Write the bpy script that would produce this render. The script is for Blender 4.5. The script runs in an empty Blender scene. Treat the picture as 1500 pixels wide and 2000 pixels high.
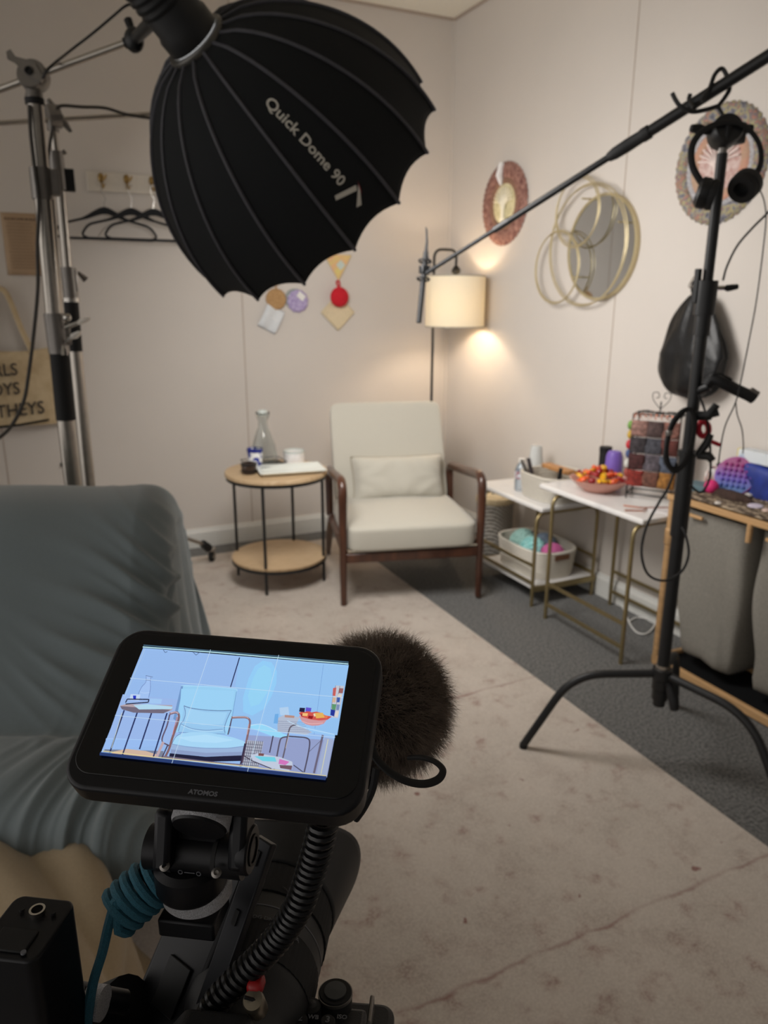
import bpy, math, random
from mathutils import Vector, Matrix, Quaternion
from math import pi, sin, cos, radians, sqrt
S = bpy.context.scene
COL = S.collection
# ------------------------------------------------------------------ camera
CAM_H = 1.4; FPX = 1465.0
CM = Matrix(((0.9040, -0.1140, 0.4120), (-0.4270, -0.2490, 0.8690), (0.0030, -0.9620, -0.2740)))
def _basis():
    nad = Vector((735-750, 6150-1000, FPX)).normalized()
    vy = Vector((30-750, 583-1000, FPX)); vy -= nad*vy.dot(nad); Y = vy.normalized()
    Z = -nad; X = Y.cross(Z)
    return Matrix((X, Y, Z))
CM = _basis()
C0 = Vector((0, 0, CAM_H))
cam = bpy.data.cameras.new('camera'); camo = bpy.data.objects.new('camera', cam); COL.objects.link(camo)
rt = CM @ Vector((1, 0, 0)); up = CM @ Vector((0, -1, 0)); bk = CM @ Vector((0, 0, -1))
camo.matrix_world = Matrix(((rt.x, up.x, bk.x, 0), (rt.y, up.y, bk.y, 0), (rt.z, up.z, bk.z, CAM_H), (0, 0, 0, 1)))
cam.sensor_fit = 'HORIZONTAL'; cam.sensor_width = 36; cam.lens = FPX/1500*36
cam.clip_start = 0.01; cam.clip_end = 60
cam.dof.use_dof = True; cam.dof.focus_distance = 0.42; cam.dof.aperture_fstop = 17.0
S.camera = camo
# ------------------------------------------------------------------ exposure, world, lights
S.view_settings.view_transform = 'Standard'; S.view_settings.look = 'None'
S.view_settings.exposure = 0.0; S.view_settings.gamma = 1.0; S.view_settings.use_curve_mapping = False
w = bpy.data.worlds.new('world'); S.world = w; w.use_nodes = True
WORLD_COL = (1.0, 0.95, 0.90); WORLD_STR = 0.09; WORLD_LEFT = 1.2
w.node_tree.nodes['Background'].inputs[0].default_value = (*WORLD_COL, 1)
# fill added for upper-left wall: dim behind camera, brighter towards the open left side
_n = w.node_tree; _tc = _n.nodes.new('ShaderNodeTexCoord'); _sp = _n.nodes.new('ShaderNodeSeparateXYZ'); _mr = _n.nodes.new('ShaderNodeMapRange')
_n.links.new(_tc.outputs['Generated'], _sp.inputs[0]); _n.links.new(_sp.outputs[0], _mr.inputs[0])
_mr.inputs[1].default_value = -.35; _mr.inputs[2].default_value = -1.0; _mr.inputs[3].default_value = WORLD_STR; _mr.inputs[4].default_value = WORLD_LEFT
_n.links.new(_mr.outputs[0], _n.nodes['Background'].inputs[1])
SOFTBOX_STR = 18.5
LAMP_W = 8.0; SCREEN_STR = 1.0
# ------------------------------------------------------------------ helpers
ORG = {}
def ray(px, py): return CM @ Vector((px-750, py-1000, FPX))
def onZ(px, py, z=0.0): r = ray(px, py); return C0 + r*((z-CAM_H)/r.z)
def onX(px, py, x): r = ray(px, py); return C0 + r*(x/r.x)
def onY(px, py, y): r = ray(px, py); return C0 + r*(y/r.y)
def atd(px, py, d): return C0 + ray(px, py)*(d/FPX)      # d = depth along the view axis
def catmull(P, n=6, closed=False):
    P = [Vector(p) for p in P]; out = []; N = len(P)
    for i in range(N if closed else N-1):
        p0 = P[(i-1) % N] if closed or i > 0 else P[0]*2-P[1]
        p1 = P[i]; p2 = P[(i+1) % N]
        p3 = P[(i+2) % N] if closed or i+2 < N else P[-1]*2-P[-2]
        for k in range(n):
            t = k/n
            out.append(0.5*((2*p1)+(-p0+p2)*t+(2*p0-5*p1+4*p2-p3)*t*t+(-p0+3*p1-3*p2+p3)*t**3))
    if not closed: out.append(P[-1])
    return out
def rround(P, r, n=5):
    """polyline with its inner corners rounded by radius r"""
    P = [Vector(p) for p in P]; out = [P[0]]
    for i in range(1, len(P)-1):
        a = (P[i-1]-P[i]); b = (P[i+1]-P[i]); la, lb = a.length, b.length
        a.normalize(); b.normalize(); q = min(r, la*.49, lb*.49)
        A = P[i]+a*q; B = P[i]+b*q
        for k in range(n+1):
            t = k/n; out.append(A*(1-t)**2+P[i]*2*t*(1-t)+B*t*t)
    out.append(P[-1]); return out
def frame(d, upv=None):
    d = Vector(d).normalized(); u = Vector(upv) if upv is not None else (Vector((0, 0, 1)) if abs(d.z) < .9 else Vector((0, 1, 0)))
    x = u.cross(d).normalized(); y = d.cross(x)
    return x, y, d
def mat3(x, y, z): return Matrix((x, y, z)).transposed()
class MB:
    def __init__(s): s.v = []; s.f = []; s.m = []
    def add(s, vs, fs, mi=0):
        o = len(s.v); s.v += [Vector(p) for p in vs]
        for q in fs: s.f.append([i+o for i in q]); s.m.append(mi)
        return s
    def box(s, c, sz, R=None, mi=0):
        c = Vector(c); vs = []
        for z in (-.5, .5):
            for x, y in ((-.5, -.5), (.5, -.5), (.5, .5), (-.5, .5)):
                p = Vector((x*sz[0], y*sz[1], z*sz[2])); vs.append(c+(R @ p if R else p))
        return s.add(vs, [(3, 2, 1, 0), (4, 5, 6, 7), (0, 1, 5, 4), (1, 2, 6, 5), (2, 3, 7, 6), (3, 0, 4, 7)], mi)
    def tube(s, P, r, n=10, closed=False, mi=0, flat=None, caps=True, upv=None):
        P = [Vector(p) for p in P]; N = len(P)
        R = r if isinstance(r, (list, tuple)) else [r]*N
        T = []
        for i in range(N):
            a = P[(i-1) % N] if closed or i > 0 else P[i]; b = P[(i+1) % N] if closed or i < N-1 else P[i]
            t = (b-a); T.append(t.normalized() if t.length > 1e-9 else Vector((0, 0, 1)))
        x, y, _ = frame(T[0], upv); vs = []
        for i in range(N):
            if i:
                q = T[i-1].rotation_difference(T[i]); x = q @ x; y = q @ y
            fx, fy = flat if flat else (1, 1)
            for k in range(n):
                a = 2*pi*k/n; vs.append(P[i]+x*(cos(a)*R[i]*fx)+y*(sin(a)*R[i]*fy))
        fs = []
        for i in range(N if closed else N-1):
            j = (i+1) % N
            for k in range(n):
                l = (k+1) % n; fs.append((i*n+k, i*n+l, j*n+l, j*n+k))
        if not closed and caps: fs += [tuple(range(n))[::-1], tuple((N-1)*n+k for k in range(n))]
        return s.add(vs, fs, mi)
    def cyl(s, a, b, r0, r1=None, n=20, mi=0):
        return s.tube([a, b], [r0, r0 if r1 is None else r1], n, mi=mi)
    def lathe(s, prof, o=(0, 0, 0), ax=(0, 0, 1), n=28, mi=0, sx=1, sy=1, upv=None, wob=None):
        o = Vector(o); x, y, z = frame(ax, upv) if tuple(ax) != (0, 0, 1) else (Vector((1, 0, 0)), Vector((0, 1, 0)), Vector((0, 0, 1)))
        vs = []; fs = []
        for i, (r, h) in enumerate(prof):
            for k in range(n):
                a = 2*pi*k/n; rr = r*(wob(a, i) if wob else 1); vs.append(o+x*(cos(a)*rr*sx)+y*(sin(a)*rr*sy)+z*h)
        for i in range(len(prof)-1):
            for k in range(n):
                l = (k+1) % n; fs.append((i*n+k, i*n+l, (i+1)*n+l, (i+1)*n+k))
        if prof[0][0] > 1e-6 and prof[-1][0] > 1e-6 and len(prof) >= 4:      # a ring: close the profile on itself
            if prof[0] != prof[-1]: fs += [((len(prof)-1)*n+k, (len(prof)-1)*n+(k+1) % n, (k+1) % n, k) for k in range(n)]
        else:
            if prof[0][0] > 1e-6: fs.append(tuple(range(n))[::-1])
            if prof[-1][0] > 1e-6: fs.append(tuple((len(prof)-1)*n+k for k in range(n)))
        return s.add(vs, fs, mi)
    def ball(s, c, r, n=16, m=10, R=None, mi=0, fn=None):
        c = Vector(c); r = (r, r, r) if isinstance(r, (int, float)) else r; vs = []; fs = []
        for i in range(m+1):
            t = pi*i/m
            for k in range(n):
                a = 2*pi*k/n; d = Vector((sin(t)*cos(a), sin(t)*sin(a), cos(t)))
                q = fn(d) if fn else 1
                p = Vector((d.x*r[0]*q, d.y*r[1]*q, d.z*r[2]*q)); vs.append(c+(R @ p if R else p))
        for i in range(m):
            for k in range(n):
                l = (k+1) % n; fs.append((i*n+k, (i+1)*n+k, (i+1)*n+l, i*n+l))
        return s.add(vs, fs, mi)
    def plate(s, poly, th, o=(0, 0, 0), R=None, mi=0):
        """2D outline in the local xy plane extruded by th along local z"""
        o = Vector(o); n = len(poly); vs = []
        for z in (0, th):
            for x, y in poly:
                p = Vector((x, y, z)); vs.append(o+(R @ p if R else p))
        fs = [tuple(range(n))[::-1], tuple(range(n, 2*n))]+[(k, (k+1) % n, n+(k+1) % n, n+k) for k in range(n)]
        return s.add(vs, fs, mi)
    def grid(s, fn, nu, nv, cu=False, cv=False, mi=0):
        vs = [fn(i/(nu if cu else nu-1), j/(nv if cv else nv-1)) for i in range(nu) for j in range(nv)]; fs = []
        for i in range(nu if cu else nu-1):
            for j in range(nv if cv else nv-1):
                a, b = (i+1) % nu, (j+1) % nv; fs.append((i*nv+j, a*nv+j, a*nv+b, i*nv+b))
        return s.add(vs, fs, mi)
    def build(s, name, m, parent=None, smooth=True, bevel=0, seg=2, solid=0, sub=0, ang=38, off=-1):
        me = bpy.data.meshes.new(name); o = Vector((0, 0, 0))
        if parent is not None: o = ORG.get(parent.name, Vector((0, 0, 0)))
        else:
            xs = [p.x for p in s.v]; ys = [p.y for p in s.v]; zs = [p.z for p in s.v]
            o = Vector(((min(xs)+max(xs))/2, (min(ys)+max(ys))/2, min(zs)))
        me.from_pydata([p-o for p in s.v], [], s.f)
        for q in (m if isinstance(m, (list, tuple)) else [m]): me.materials.append(q)
        for p, k in zip(me.polygons, s.m): p.material_index = k
        me.validate(); me.update()
        import bmesh
        bm = bmesh.new(); bm.from_mesh(me); bmesh.ops.recalc_face_normals(bm, faces=bm.faces)
        if smooth:
            A = radians(ang)
            for f in bm.faces: f.smooth = True
            for e in bm.edges:
                if len(e.link_faces) == 2 and e.calc_face_angle(0) > A: e.smooth = False
        bm.to_mesh(me); bm.free()
        ob = bpy.data.objects.new(name, me); COL.objects.link(ob)
        if parent is not None: ob.parent = parent; ORG[ob.name] = o
        else: ob.location = o; ORG[ob.name] = o
        if solid:
            q = ob.modifiers.new('solid', 'SOLIDIFY'); q.thickness = solid; q.offset = off
        if bevel:
            q = ob.modifiers.new('bevel', 'BEVEL'); q.width = bevel; q.segments = seg; q.limit_method = 'ANGLE'; q.angle_limit = radians(40)
        if sub:
            q = ob.modifiers.new('sub', 'SUBSURF'); q.levels = sub; q.render_levels = sub
        return ob
def tag(o, label=None, cat=None, group=None, kind=None):
    if label: o['label'] = label
    if cat: o['category'] = cat
    if group: o['group'] = group
    if kind: o['kind'] = kind
    return o
def thing(name, label, cat, loc=(0, 0, 0), rz=0.0, local=False, group=None):
    """Empty at the base. local=True: children are modelled in the thing's own frame, else in room coordinates."""
    o = bpy.data.objects.new(name, None); COL.objects.link(o); o.location = loc; o.rotation_euler = (0, 0, rz); o.empty_display_size = .05
    ORG[o.name] = Vector((0, 0, 0)) if local else Vector(loc)
    return tag(o, label, cat, group)
def copy_tree(o, parent=None):
    c = o.copy(); COL.objects.link(c)
    if parent is not None: c.parent = parent
    for ch in [q for q in bpy.data.objects if q.parent == o]: copy_tree(ch, c)
    return c
def text_mb(txt, size, o, x, y, z, extr=0.0004, align='CENTER', bold=0.0, sx=1.0, spacing=1.0, mi=0, mb=None):
    cu = bpy.data.curves.new('lettering', 'FONT'); cu.body = txt; cu.size = size; cu.extrude = extr; cu.align_x = align; cu.align_y = 'CENTER'
    cu.offset = bold; cu.space_character = spacing; cu.resolution_u = 3
    ob = bpy.data.objects.new('lettering_tmp', cu); COL.objects.link(ob)
    bpy.context.view_layer.update()
    dg = bpy.context.evaluated_depsgraph_get(); me = bpy.data.meshes.new_from_object(ob.evaluated_get(dg))
    vs = [Vector(o)+Vector(x)*(v.co.x*sx)+Vector(y)*v.co.y+Vector(z)*v.co.z for v in me.vertices]; fs = [tuple(p.vertices) for p in me.polygons]
    bpy.data.objects.remove(ob); bpy.data.curves.remove(cu); bpy.data.meshes.remove(me)
    mb = mb or MB(); mb.add(vs, fs, mi); return mb
# ------------------------------------------------------------------ materials
def srgb(c):
    return tuple((v/255/12.92 if v/255 <= .04045 else ((v/255+.055)/1.055)**2.4) for v in c)
MC = {}
def mat(name, col, rough=.6, metal=0.0, var=.08, scale=40.0, bump=0.0, bscale=None, spec=.5, trans=0.0, ior=1.45, sheen=0.0, emit=None, estr=0.0, coat=0.0, alpha=1.0, col2=None, vstretch=None, detail=3.0, contrast=None, sss=0.0):
    if name in MC: return MC[name]
    m = bpy.data.materials.new(name); m.use_nodes = True; nt = m.node_tree; b = nt.nodes['Principled BSDF']; N = nt.nodes.new; L = nt.links.new
    c = srgb(col); tc = N('ShaderNodeTexCoord'); mp = N('ShaderNodeMapping'); L(tc.outputs['Object'], mp.inputs[0])
    if vstretch: mp.inputs['Scale'].default_value = vstretch
    nz = N('ShaderNodeTexNoise'); nz.inputs['Scale'].default_value = scale; nz.inputs['Detail'].default_value = detail; L(mp.outputs[0], nz.inputs['Vector'])
    cr = N('ShaderNodeValToRGB'); L(nz.outputs[0], cr.inputs[0])
    lo, hi = contrast or (.3, .7)
    cr.color_ramp.elements[0].position = lo; cr.color_ramp.elements[1].position = hi
    c2 = srgb(col2) if col2 else tuple(min(1, v*(1+var)) for v in c)
    c1 = c if col2 else tuple(v*(1-var) for v in c)
    cr.color_ramp.elements[0].color = (*c1, 1); cr.color_ramp.elements[1].color = (*c2, 1)
    L(cr.outputs[0], b.inputs['Base Color'])
    b.inputs['Roughness'].default_value = rough; b.inputs['Metallic'].default_value = metal; b.inputs['Specular IOR Level'].default_value = spec
    b.inputs['Transmission Weight'].default_value = trans; b.inputs['IOR'].default_value = ior; b.inputs['Sheen Weight'].default_value = sheen
    b.inputs['Coat Weight'].default_value = coat; b.inputs['Alpha'].default_value = alpha
    if sss: b.inputs['Subsurface Weight'].default_value = sss; b.inputs['Subsurface Radius'].default_value = (.02, .02, .02)
    if emit: b.inputs['Emission Color'].default_value = (*srgb(emit), 1); b.inputs['Emission Strength'].default_value = estr
    if bump:
        n2 = N('ShaderNodeTexNoise'); n2.inputs['Scale'].default_value = bscale or scale*3; n2.inputs['Detail'].default_value = 4; L(mp.outputs[0], n2.inputs['Vector'])
        bp = N('ShaderNodeBump'); bp.inputs['Strength'].default_value = bump; bp.inputs['Distance'].default_value = .004; L(n2.outputs[0], bp.inputs['Height']); L(bp.outputs[0], b.inputs['Normal'])
    MC[name] = m; return m
def nodes(m): return m.node_tree, m.node_tree.nodes, m.node_tree.links
def weave(name, col, col2, sx, sy, rough=.8, bump=.6, axis='Z'):
    """basket weave from two wave textures"""
    m = mat(name, col, rough, var=.1, scale=60); nt, N, L = nodes(m); b = N['Principled BSDF']
    tc = N.new('ShaderNodeTexCoord'); w1 = N.new('ShaderNodeTexWave'); w2 = N.new('ShaderNodeTexWave')
    w1.bands_direction = 'Z'; w1.inputs['Scale'].default_value = sy; w2.bands_direction = 'DIAGONAL'; w2.inputs['Scale'].default_value = sx
    L.new(tc.outputs['Object'], w1.inputs[0]); L.new(tc.outputs['Object'], w2.inputs[0])
    mx = N.new('ShaderNodeMath'); mx.operation = 'MULTIPLY'; L.new(w1.outputs['Fac'], mx.inputs[0]); L.new(w2.outputs['Fac'], mx.inputs[1])
    cr = N.new('ShaderNodeValToRGB'); L.new(mx.outputs[0], cr.inputs[0]); cr.color_ramp.elements[0].position = .02; cr.color_ramp.elements[1].position = .30
    cr.color_ramp.elements[0].color = (*srgb(col2), 1); cr.color_ramp.elements[1].color = (*srgb(col), 1); L.new(cr.outputs[0], b.inputs['Base Color'])
    bp = N.new('ShaderNodeBump'); bp.inputs['Strength'].default_value = bump; bp.inputs['Distance'].default_value = .004; L.new(mx.outputs[0], bp.inputs['Height']); L.new(bp.outputs[0], b.inputs['Normal'])
    return m
BLACK = mat('black_powder_coat', (22, 23, 25), .45, var=.1)
BLACKM = mat('black_metal', (18, 19, 21), .5, var=.1, spec=.35)
BLACKR = mat('black_rubber', (16, 16, 18), .7, var=.1)
BLACKF = mat('black_fabric', (15, 16, 18), .9, var=.25, scale=300, bump=.2, bscale=900, spec=.2)
CHROME = mat('chromed_steel', (190, 186, 180), .22, metal=1, var=.04)
STEEL = mat('grey_cast_metal', (128, 124, 120), .42, metal=.8, var=.06)
BRASS = mat('brushed_gold_metal', (158, 142, 104), .36, metal=.8, var=.06)
WHITE = mat('white_ceramic', (232, 230, 224), .3, var=.02)
# ------------------------------------------------------------------ setting
XR, YB, ZC = 2.44, 4.23, 2.93
wallm = mat('painted_wall_panel', (203, 196, 189), .75, var=.018, scale=2.5, bump=.05, bscale=240)
ceilm = mat('ceiling_plaster', (236, 232, 220), .9, var=.04, scale=80, bump=.5, bscale=160)
skirt = mat('white_skirting', (214, 214, 210), .45, var=.02)
seam = mat('panel_joint', (172, 158, 146), .7, var=.05)
carpet = mat('dark_grey_carpet', (62, 62, 62), 1.0, scale=110, col2=(128, 127, 124), bump=1.0, bscale=420, spec=.1, sheen=.2, contrast=(.35, .68), detail=6)
XL, YF = -2.6, -2.2
tag(MB().box(((XL+XR)/2, (YF+YB)/2, -.05), (XR-XL+.2, YB-YF+.2, .1)).build('floor', carpet, smooth=False), 'dark grey flecked carpet', None, kind='structure')
tag(MB().box(((XL+XR)/2, (YF+YB)/2, ZC+.05), (XR-XL+.2, YB-YF+.2, .1)).build('ceiling', ceilm, smooth=False), 'off-white textured ceiling', kind='structure')
tag(MB().box(((XL+XR)/2, YB+.05, ZC/2), (XR-XL+.2, .1, ZC)).build('wall_back', wallm, smooth=False), 'pale pink-beige back wall', kind='structure')
tag(MB().box((XR+.05, (YF+YB)/2-.0, ZC/2), (.1, YB-YF, ZC)).build('wall_right', wallm, smooth=False), 'pale pink-beige right wall', kind='structure')
def skirting(name, a, b, inward):
    a, b, inward = Vector(a), Vector(b), Vector(inward); d = (b-a).normalized()
    prof = [(0, 0), (.016, 0), (.016, .088), (.011, .1), (.008, .112), (0, .112)]
    mb = MB(); n = len(prof); vs = []
    for p in (a, b):
        for q, z in prof: vs.append(p+inward*q+Vector((0, 0, z)))
    mb.add(vs, [(k, (k+1) % n, n+(k+1) % n, n+k) for k in range(n)]+[tuple(range(n))[::-1], tuple(range(n, 2*n))])
    return tag(mb.build(name, skirt, smooth=False), None, kind='structure')
skirting('baseboard_back', (XL, YB, 0), (XR, YB, 0), (0, -1, 0))
skirting('baseboard_right', (XR, YF, 0), (XR, YB-.016, 0), (-1, 0, 0))
k = 1
for x in (-.14, 1.132):
    tag(MB().box((x, YB-.0008, ZC/2+.056), (.005, .0016, ZC-.112)).build('trim_%d' % k, seam, smooth=False), None, kind='structure'); k += 1
for y in (2.728, 1.5):
    tag(MB().box((XR-.0008, y, ZC/2+.056), (.0016, .005, ZC-.112)).build('trim_%d' % k, seam, smooth=False), None, kind='structure'); k += 1
tag(MB().box((XR-.006, YB-.006, ZC/2+.056), (.012, .012, ZC-.112)).build('trim_%d' % k, wallm, smooth=False), None, kind='structure'); k += 1
for c, s in ((((XL+XR)/2, YB-.006, ZC-.006), (XR-XL, .012, .012)), ((XR-.006, (YF+YB)/2-.006, ZC-.006), (.012, YB-YF-.012, .012))):
    tag(MB().box(c, s).build('trim_%d' % k, seam, smooth=False), None, kind='structure'); k += 1
# rug
rugm = mat('blush_beige_rug', (150, 136, 122), 1.0, scale=7, bump=.7, bscale=500, spec=.1, sheen=.3)
nt, N, L = nodes(rugm); b = N['Principled BSDF']
tc = N.new('ShaderNodeTexCoord')
def noise(sc, lo, hi, det=5, rgh=.6):
    n = N.new('ShaderNodeTexNoise'); n.inputs['Scale'].default_value = sc; n.inputs['Detail'].default_value = det; n.inputs['Roughness'].default_value = rgh; L.new(tc.outputs['Object'], n.inputs[0])
    c = N.new('ShaderNodeValToRGB'); c.color_ramp.elements[0].position = lo; c.color_ramp.elements[1].position = hi; L.new(n.outputs[0], c.inputs[0]); return c.outputs[0]
def mixc(f, a, b_):
    m = N.new('ShaderNodeMix'); m.data_type = 'RGBA'
    L.new(f, m.inputs[0]) if hasattr(f, 'node') else setattr(m.inputs[0], 'default_value', f)
    for s, q in ((6, a), (7, b_)):
        if hasattr(q, 'node'): L.new(q, m.inputs[s])
        else: m.inputs[s].default_value = (*srgb(q), 1)
    return m.outputs[2]
base = mixc(noise(3.2, .35, .65), (176, 165, 154), (190, 178, 167))
sp = mixc(noise(15, .56, .70, 4), base, (150, 124, 114))
sp2 = mixc(noise(4.5, .50, .76, 9, .8), sp, (146, 128, 117))
fine = mixc(noise(240, .40, .62, 2), sp2, (214, 204, 192))
mm = N.new('ShaderNodeMix'); mm.data_type = 'RGBA'; mm.inputs[0].default_value = .5; L.new(sp2, mm.inputs[6]); L.new(fine, mm.inputs[7])
sepn = N.new('ShaderNodeSeparateXYZ'); L.new(tc.outputs['Object'], sepn.inputs[0])
def mth(op, a, b_=None, c=None):
    m = N.new('ShaderNodeMath'); m.operation = op
    for i, q in enumerate((a, b_, c)):
        if q is None: continue
        if hasattr(q, 'node'): L.new(q, m.inputs[i])
        else: m.inputs[i].default_value = q
    return m.outputs[0]
wn = N.new('ShaderNodeTexNoise'); wn.inputs['Scale'].default_value = 9; wn.inputs['Detail'].default_value = 5; L.new(tc.outputs['Object'], wn.inputs[0])
col = mm.outputs[2]
for c_ in (-.665, .375):                 # thin rust-coloured lines woven across the rug
    d = mth('ABSOLUTE', mth('ADD', mth('SUBTRACT', sepn.outputs[1], c_), mth('MULTIPLY', mth('SUBTRACT', wn.outputs[0], .5), .05)))
    k_ = mth('MULTIPLY', mth('SUBTRACT', 1.0, mth('DIVIDE', d, .008)), mth('SUBTRACT', mth('MULTIPLY', wn.outputs[0], 2.4), .7)); k_.node.use_clamp = True
    col = mixc(k_, col, (140, 104, 96))
L.new(col, b.inputs['Base Color'])
rx0, rx1, ry0, ry1 = -.9, 1.632, -.6, 4.03
def rugf(u, v): return Vector((rx0+(rx1-rx0)*u, ry0+(ry1-ry0)*v, .0))
tag(MB().box(((rx0+rx1)/2, (ry0+ry1)/2, .006), (rx1-rx0, ry1-ry0, .011)).build('area_rug', rugm, smooth=False, bevel=.003), 'large blush beige mottled rug laid over the dark carpet', 'rug')
# thin reddish border lines of the rug pattern
# ------------------------------------------------------------------ armchair
walnut = mat('dark_walnut_wood', (84, 50, 34), .32, scale=30, col2=(58, 33, 23), vstretch=(1, 1, .2), coat=.4)
cream = mat('cream_linen_upholstery', (188, 184, 172), .9, var=.04, scale=400, bump=.35, bscale=700, sheen=.3)
pipe = mat('cream_piping', (158, 150, 134), .9, var=.03)
ch = thing('armchair', 'cream upholstered armchair with dark walnut frame in the corner of the room', 'armchair', (1.65, 3.329, .0115), -math.atan2(.259, .966), local=True)
def softbox_shape(sx, sy, sz, n=14, e=.22, crown=0.0, R=None, c=(0, 0, 0), dome=0.0):
    """rounded upholstered block: superellipsoid-like; crown bulges the top"""
    mb = MB(); c = Vector(c)
    def se(t, p): q = abs(t)**p; return q if t > 0 else -q
    U, V = 4*n, 2*n
    def fn(u, v):
        a = 2*pi*u; b = -pi/2+pi*v
        x = se(cos(b), e)*se(cos(a), e); y = se(cos(b), e)*se(sin(a), e); z = se(sin(b), e)
        zz = z*sz/2
        if z > 0: zz += crown*(1-x*x)*(1-y*y)
        if z < 0: zz -= dome*(1-x*x)*(1-y*y)
        p = Vector((x*sx/2, y*sy/2, zz)); return c+(R @ p if R else p)
    mb.grid(fn, U, V, cu=True); return mb
def chair_side(s):
    x = .328*s; mb = MB()
    P = rround([(x, -.385, 0), (x, -.385, .598), (x, .205, .525), (x, .165, .285)], .07, 7)
    R = [.0155+.007*min(1, p.z/.5) for p in P]
    mb.tube(P, R, 12, flat=(.95, 1.05)); return mb
for s in (-1, 1):
    chair_side(s).build('armrest', walnut, ch)
    MB().tube([(.328*s, .07, .29), (.328*s, .22, .16), (.32*s, .37, 0)], [.022, .02, .014], 12).build('rear_leg', walnut, ch)
    MB().tube([(.322*s, -.385, .255), (.322*s, .19, .285)], .02, 10, flat=(.8, 1.2)).build('side_rail', walnut, ch)
MB().box((0, -.385, .232), (.63, .026, .045)).build('front_rail', walnut, ch, bevel=.004)
MB().box((0, .16, .262), (.63, .03, .05)).build('rear_rail', walnut, ch, bevel=.004)
st = softbox_shape(.625, .60, .125, e=.2, crown=.035, c=(0, -.115, .32)).build('seat', cream, ch)
for z in (.268,):
    MB().tube(rround([(-.308, -.40, z), (.308, -.40, z)], .01), .0035, 6).build('piping', pipe, st)
th = math.atan2(.24, .50); Rb = Matrix.Rotation(-th, 3, 'X')
bk_ = softbox_shape(.605, .075, .56, e=.14, R=Rb, c=(0.005, .275, .585)).build('backrest', cream, ch)
# pillow
def pillow(w_, h_, d_, o, R, name, m, **k):
    mb = MB(); n = 24
    def f(sg):
        def g(u, v):
            x, y = 2*u-1, 2*v-1; e = (max(0, (1-x**4))*max(0, (1-y**4)))**.5
            pinch = 1-.05*(1-abs(x)**2)*abs(y)**3-.0
            px = x*w_/2*(1-.045*(1-y*y)*abs(x)**3); py = y*h_/2*(1-.07*(1-x*x)*abs(y)**3)
            wr = .006*sin(9*x+3*y)*e*(abs(y)**2+abs(x)**4)+.004*sin(17*x*abs(y)+5*x)*e
            return Vector(o)+R @ Vector((px, sg*(e*d_/2+wr*e)-.0, py))
        return g
    mb.grid(f(-1), n, n); mb.grid(f(1), n, n)
    rim = [Vector(o)+R @ Vector((x*w_/2*(1-.045*(1-y*y)*abs(x)**3), 0, y*h_/2*(1-.07*(1-x*x)*abs(y)**3))) for x, y in [(-1+2*i/16, -1) for i in range(16)]+[(1, -1+2*i/16) for i in range(16)]+[(1-2*i/16, 1) for i in range(16)]+[(-1, 1-2*i/16) for i in range(16)]]
    return mb, rim
rzM = Matrix.Rotation(-math.atan2(.259, .966), 3, 'Z')
po = Vector((1.65, 3.329, .011))+rzM @ Vector((.03, .125, .478))
pm, rim = pillow(.49, .25, .17, po, rzM @ Matrix.Rotation(-.40, 3, 'X'), 'lumbar_pillow', cream)
pl = pm.build('lumbar_pillow', cream, ang=70); tag(pl, 'small rectangular cream lumbar pillow leaning on the backrest of the cream armchair', 'pillow')
MB().tube(rim, .004, 6, closed=True).build('piping', pipe, pl)
# ------------------------------------------------------------------ round side table
oak = mat('light_oak_veneer', (198, 172, 138), .5, scale=14, col2=(176, 148, 112), vstretch=(1, 9, 1), detail=5)
tb = thing('side_table', 'round light wood side table with thin black metal legs left of the armchair', 'side table', (1.07, 3.505, .0115))
tc_ = Vector((1.07, 3.505, 0)); lift = .0115
MB().lathe([(.0, .562), (.246, .562), (.252, .566), (.252, .58), (.249, .584), (.0, .584)], tc_, n=64).build('tabletop', oak, tb)
MB().lathe([(.241, .548), (.247, .548), (.247, .562), (.241, .562)], tc_, n=64).build('rim_frame', BLACK, tb)
MB().lathe([(.0, .132), (.235, .132), (.238, .138), (.238, .146), (.0, .148)], tc_, n=64).build('lower_shelf', oak, tb)
MB().lathe([(.232, .118), (.238, .118), (.238, .132), (.232, .132)], tc_, n=64).build('shelf_ring', BLACK, tb)
for x, y in ((.947, 3.323), (.900, 3.637), (1.258, 3.383), (1.210, 3.69)):
    d = (Vector((x, y, 0))-tc_).normalized(); a = tc_+d*.230
    MB().cyl((a.x, a.y, lift), (a.x, a.y, .556), .0075, n=12).build('leg', BLACK, tb)
TZ = .584
glass = mat('clear_glass', (236, 240, 240), .02, trans=1, var=0, ior=1.45)
cg = thing('glass_carafe', 'clear glass water carafe on the round side table', 'carafe', (1.045, 3.62, TZ))
pr = [(.0, .002), (.063, .002), (.067, .012), (.065, .05), (.057, .11), (.038, .165), (.024, .20), (.0225, .23), (.034, .258), (.036, .268)]
inn = [(r-.0032, h+.004) for r, h in pr[1:]][::-1]
MB().lathe(pr+inn+[(0, .008)], (1.045, 3.62, TZ), n=40).build('bottle', glass, cg)
frost = mat('frosted_glass_stopper', (226, 232, 228), .35, trans=.5, var=.02)
MB().lathe([(0, .258), (.024, .258), (.028, .268), (.022, .282), (0, .286)], (1.045, 3.62, TZ)).build('stopper', frost, cg)
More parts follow.
